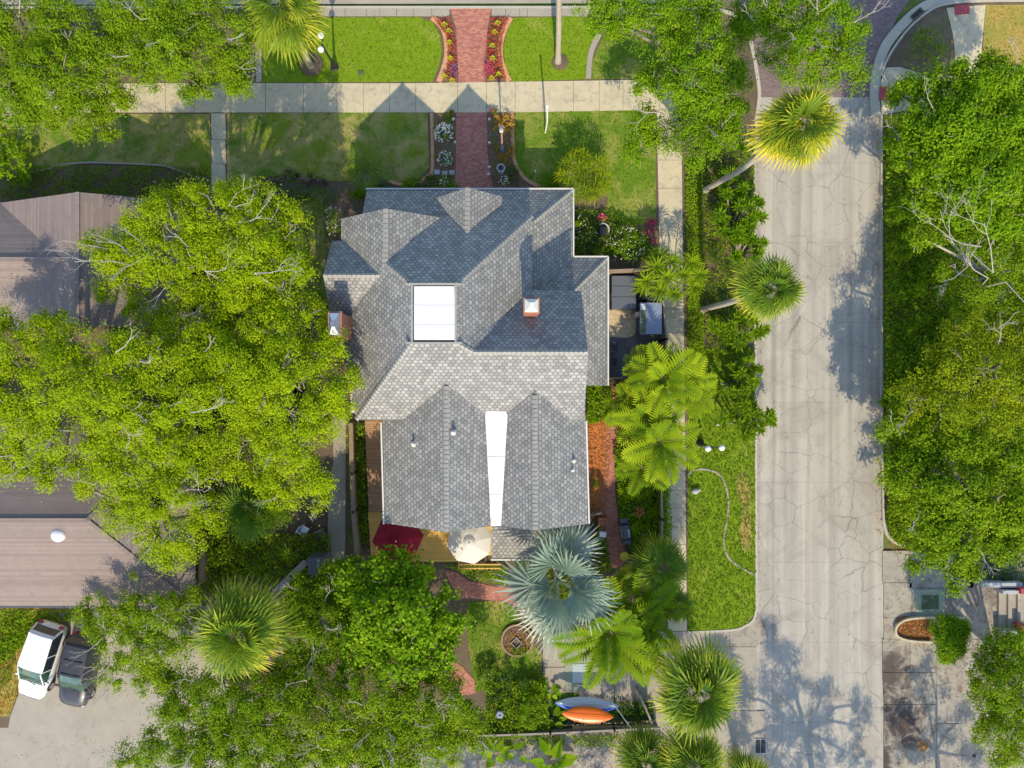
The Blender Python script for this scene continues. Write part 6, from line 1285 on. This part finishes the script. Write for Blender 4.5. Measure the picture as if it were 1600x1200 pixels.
pot(974, 867, .27, .4, 'yellow_paint', 'round yellow pot at the lower end of the brick side path'); pot(1006, 840, .32, .35, 'stone', 'wide white-rimmed pot in the planting bed below the pale rosette', 'leaf_mid')
pot(981, 693, .22, .4, 'terracotta', 'dark terracotta pot under the feathery palms', 'leaf_mid'); pot(946, 645, .17, .3, 'terracotta', 'small terracotta pot at the top of the pine straw bed', 'leaf_mid'); pot(938, 822, .16, .35, 'yellow_paint', 'little yellow flower pot next to the terracotta chair', 'leaf_orange')
pot(706, 178, .16, .3, 'terracotta', 'brown pot at the top left corner of the lower brick walk', 'leaf_olive'); pot(707, 874, .2, .35, 'black_metal', 'dark pot at the deck step', 'leaf_bright')
# barbecue grill
p = P(974, 826, .13); t = thing('barbecue_grill', p, 'black barbecue grill with a silver lid panel on the brick side path', 'grill'); t.rotation_euler = (0, 0, .15)
mm = MB(); mm.box((0, 0, .5), (.62, 1.15, .75)); mm.build('cabinet', 'black_metal', t, local=True)
mm = MB(); mm.tube([(-.02, -.42, .92), (-.02, .42, .92)], .27, 16); ld = mm.build('lid', 'dark_grey', t, local=True, smooth=False); mm = MB(); mm.box((.13, -.08, 1.14), (.22, .5, .03)); mm.build('lid_panel', 'steel', ld, local=True)
for s_ in (-1, 1): mm = MB(); mm.box((0, s_ * .68, .84), (.5, .3, .04)); mm.build('side_shelf', 'dark_grey', t, local=True)
mm = MB(); mm.tube([(-.3, -.35, 1.0), (-.3, .35, 1.0)], .02, 6); mm.build('handle', 'steel', t, local=True)
for i in range(3): mm = MB(); mm.tube([(-.33, -.25 + i * .25, .72), (-.37, -.25 + i * .25, .72)], .04, 8); mm.build('knob', 'steel', t, local=True)
# ---------------------------------------------------------------- umbrellas on the deck
leafmat('cloth_red', [(0, (.30, .012, .045)), (1, (.36, .016, .055))], .15); leafmat('cloth_white', [(0, (.72, .70, .66)), (1, (.8, .78, .74))], .2)
def umbrella(px, py, z, r, mat, label, n=6, rot=0, tilt=0):
    c = P(px, py, z); t = thing('patio_umbrella', (c.x, c.y, .65), label, 'umbrella'); mm = MB(); R_ = rpx(r, z); e = .62
    ring = [c + w(R_ * math.cos(rot + 2 * math.pi * i / n), R_ * math.sin(rot + 2 * math.pi * i / n), -e) for i in range(n)]; mid = [c + (q - c) * .5 + w(0, 0, .05) for q in ring]
    V = [c] + mid + ring; fs = [(0, 1 + i, 1 + (i + 1) % n) for i in range(n)] + [(1 + i, 1 + n + i, 1 + n + (i + 1) % n, 1 + (i + 1) % n) for i in range(n)]
    V += [q - w(0, 0, .13) for q in ring]; fs += [(1 + n + i, 1 + 2 * n + i, 1 + 2 * n + (i + 1) % n, 1 + n + (i + 1) % n) for i in range(n)]
    mm.add(V, fs); cn = mm.build('canopy', mat, t)
    mm = MB(); mm.lathe(c + w(0, 0, -.03), [(R_ * .26, -.04), (R_ * .16, .07), (.02, .11)], 12, close=False); mm.build('vent_cap', mat, cn)
    mm = MB(); mm.ball(c + w(0, 0, .14), .05); mm.build('finial', 'white_paint', t); mm = MB(); mm.tube([w(c.x, c.y, .65), c], .03, 8); mm.build('pole', 'steel', t)
    mm = MB(); mm.lathe(w(c.x, c.y, .68), [(.3, 0), (.28, .08), (.06, .1)], 14); mm.build('base', 'dark_grey', t)
    for i in range(n): mm = MB(); mm.tube([c - w(0, 0, .08), c + (ring[i] - c) * .97 - w(0, 0, .04)], .012, 4); mm.build('rib', 'steel', t)
umbrella(619, 845, 3.0, 41, 'cloth_red', 'crimson patio umbrella on the yellow deck', 6, .12)
umbrella(733, 849, 2.9, 37, 'cloth_white', 'off-white patio umbrella at the right end of the yellow deck', 8, .2)
# ---------------------------------------------------------------- kayaks and the bed behind the fence
def kayak(px, py, z, L, Wd, mats, label, rz, roll, bend=0, stripe=None):
    c = P(px, py, z); t = thing('kayak', c, label, 'kayak', None); t.rotation_euler = (roll, 0, rz)
    def half(top, mat, nm, sc=1.0):
        V = []; n = 25; k = 7
        for i in range(n):
            f = -1 + 2 * i / (n - 1); ww = Wd / 2 * (1 - abs(f) ** 2.3) ** .9 + .004; hh = .15 * (1 - abs(f) ** 3) + .004; rise = .10 * f * f
            for j in range(k):
                a = math.pi * j / (k - 1); zz = math.sin(a) * hh * (.75 if top else -1.15) + rise
                if top and 2 <= j <= 4: zz += .03 * (1 - abs(f))
                V.append((f * L / 2, ww * math.cos(a) + bend * (1 - f * f), zz))
        fs = [(i * k + j, (i + 1) * k + j, (i + 1) * k + j + 1, i * k + j + 1) for i in range(n - 1) for j in range(k - 1)]
        if not top: fs = [f_[::-1] for f_ in fs]
        if top and stripe:
            f2 = [f_ for i_, f_ in enumerate(fs) if i_ % (k - 1) >= 4]; fs = [f_ for i_, f_ in enumerate(fs) if i_ % (k - 1) < 4]; m3 = MB(); m3.add(V, f2); m3.build('deck_stripe', stripe, t, local=True, smooth=True)
        mm = MB(); mm.add(V, fs); return mm.build(nm, mat, t, local=True, smooth=True)
    half(True, mats[0], 'deck'); half(False, mats[1], 'hull')
    mm = MB(); mm.tube([(-L * .42, 0, .2), (L * .42, 0, .2)], .012, 5); mm.build('keel_line', mats[2], t, local=True)
    return t
plain('kayak_orange', (.86, .17, .008), .35, .5); plain('kayak_blue', (.015, .14, .72), .35, .5); plain('kayak_white', (.60, .66, .74), .35, .5); plain('orange_dark', (.4, .07, .01), .5)
kayak(917, 1101, 1.1, 4.1, .9, ('kayak_white', 'kayak_blue', 'steel'), 'white kayak with a blue underside lying on its side', R(-3), R(-24), stripe='kayak_blue')
kayak(918, 1117, 1.55, 3.3, .98, ('kayak_orange', 'kayak_orange', 'orange_dark'), 'bright orange kayak in front of the white and blue one', R(-4), R(-8))
t = thing('kayak_rack', P(918, 1112, .1), 'wooden rack carrying the two kayaks', 'rack')
for x in (896, 942):
    a = P(x, 1100, .1); mm = MB(); mm.box((a.x, a.y - .25, .96), (.08, 1.1, .08)); mm.build('crossbar', 'wood', t)
    for yy in (1092, 1118): q = P(x, yy, .1); mm = MB(); mm.box((q.x, q.y, .52), (.08, .08, .9)); mm.build('leg', 'wood', t)
boxthing('yellow_plank', 948, 1137, .5, (4.4, .25, .08), 'wood_pale', 'long yellowish plank in front of the alley fence', 'plank')
mm = MB(); a = P(932, 1062, .15); b = P(990, 1144, 2.2); mm.tube([a, b], .03, 6); mm.build('long_pole', 'white_paint', loc=a, label='long thin pale pole slanting from the driveway to the alley fence', cat='pole')
# inlaid tile panel on the driveway
p = P(904, 1045, .07); t = thing('tile_panel', p, 'green tiled rectangle with a pale glassy centre on the driveway', 'tile panel')
mm = MB(); mm.box(p + w(0, 0, .01), (41 / 24, 64 / 24, .03)); mm.build('tile_border', 'green_tile', t); mm = MB(); q = P(905, 1052, .1); mm.box(q, (21 / 24, 29 / 24, .04)); mm.build('centre_panel', 'pale_glass', t)
p = P(1453, 942, .08); t = thing('tile_panel', p, 'mottled green-grey square tiled panel on the pavement above the leafy kerb bed', 'tile panel')
mm = MB(); mm.box(p + w(0, 0, .01), (46 / 24, 42 / 24, .03)); mm.build('tile_border', 'green_tile', t); mm = MB(); mm.box(p + w(0, .05, .035), (26 / 24, 22 / 24, .03)); mm.build('centre_panel', 'moss', t)
mm = MB(); mm.ribbon(sm(PP([(1502, 964), (1450, 963), (1418, 965), (1403, 971), (1396, 980), (1398, 991), (1410, 997), (1428, 1000), (1452, 1001)])), .12, .05, .34); mm.build('curved_kerb', 'sidewalk', loc=P(1396, 980), label='thin U-shaped concrete kerb around a bed of brown leaves', cat='kerb')
# round garden bed
p = P(808, 1000, .1); t = thing('round_bed', p, 'dark round planter ring with a square ornament on the back lawn', 'planter'); mm = MB(); mm.ribbon([p + w(math.cos(a) * rpx(24), math.sin(a) * rpx(24), 0) for a in [i * 2 * math.pi / 24 for i in range(24)]], .14, .08, .26, True); mm.build('rim', 'wood', t)
mm = MB(); mm.lathe(p, [(rpx(23), 0), (rpx(20), .08), (.01, .1)], 24); mm.build('earth', 'mulch', t); mm = MB(); q = P(807, 1005, .3); mm.ribbon([q + w(a, b, 0) for a, b in ((-.35, 0), (0, .35), (.35, 0), (0, -.35))], .05, .2, .32, True); mm.build('square_frame', 'steel', t)
cover('bed_leaves', [(790, 985), (825, 985), (830, 1015), (790, 1018)], 120, 'leaf_orange', (.12, .07), .16, .4, kind='stuff', tint=(.2, .3)); cover('bed_leaves', [(798, 1008), (822, 1008), (822, 1022), (800, 1024)], 260, 'leaf_mid', (.12, .07), .16, .6, kind='stuff')
mm = MB(); p = P(781, 1116, .9); mm.lathe(p, [(.27, 0), (.27, .06), (.2, .1), (.1, .1), (.1, .04)], 6); mm.lathe(p, [(.06, -.8), (.06, 0)], 6); mm.build('garden_ornament', 'blue_grey_sheet', loc=(p.x, p.y, .1), label='pale hexagonal ornament in the dark bed left of the kayaks', cat='ornament')
# coiled hose, dark shed, dog-like statues
mm = MB(); c = P(943, 358, .4); mm.tube(sm([c + w(-.28, .25, .1), c + w(-.05, .34, .15), c + w(.22, .24, .1), c + w(.34, 0, 0), c + w(.3, -.3, -.1)], 5), .055, 8); mm.build('garden_hose', 'stone', loc=c, label='curved grey hose beside the pink flower cluster', cat='hose')
boxthing('water_butt', 941, 362, .45, (.5, .55, .7), 'black_metal', 'black box by the curved grey hose', 'box', taper=.85)
boxthing('garden_shed', 500, 878, 1.2, (.95, 1.1, 2.1), 'grey_sheet', 'small dark grey square-topped shed beside the side path', 'shed', taper=.98)
mm = MB(); c = P(1085, 767, .11); mm.ball(c + w(0, 0, .18), .2, 12, .9, 1.2); mm.ball(c + w(.25, .08, .26), .1, 8); mm.build('garden_statue', 'stone', loc=c, label='small grey stone ornament on the lawn inside the curved edging', cat='ornament')
boxthing('red_planter_box', 458, 986, .4, (.5, .4, .5), 'terracotta', 'small orange-red box half hidden right of the large golden-tipped fan palm', 'box', rz=-.2)
mm = MB(); a = P(1120, 664, .3); b = P(1134, 666, .3); mm.bar(a, b, .05, .05); mm.bar(a, (a.x, a.y, .1), .05, .05); mm.build('bench_rail', 'white_paint', loc=(a.x, a.y, .1), label='short white rail on the grass above the right twin-globe lamp', cat='rail')
# steps at the right edge
t = thing('grey_steps', P(1580, 950, .07), 'grey steps with red posts at the right edge', 'steps')
for i in range(5): a = P(1558 + i * 12, 950, .07); mm = MB(); mm.box((a.x + .25, a.y, .07 + .08 * (i + 1)), (.49, 2.5, .16 * (i + 1))); mm.build('step', 'slab', t)
for yy, s_ in ((921, 1), (984, -1)): a = P(1578, yy, .3); mm = MB(); mm.box((a.x + .3, a.y, .5), (2.4, .22, .9)); mm.build('side_wall', 'stone', t)
for yy in (923, 981): a = P(1598, yy, 1.0); mm = MB(); mm.box((a.x, a.y, .6), (.42, .34, 1.1)); mm.build('post', 'red_pad', t)
t = boxthing('low_wall', 1560, 912, .4, (2.6, .3, .7), 'stone', 'dark stone wall above the grey steps', 'wall')
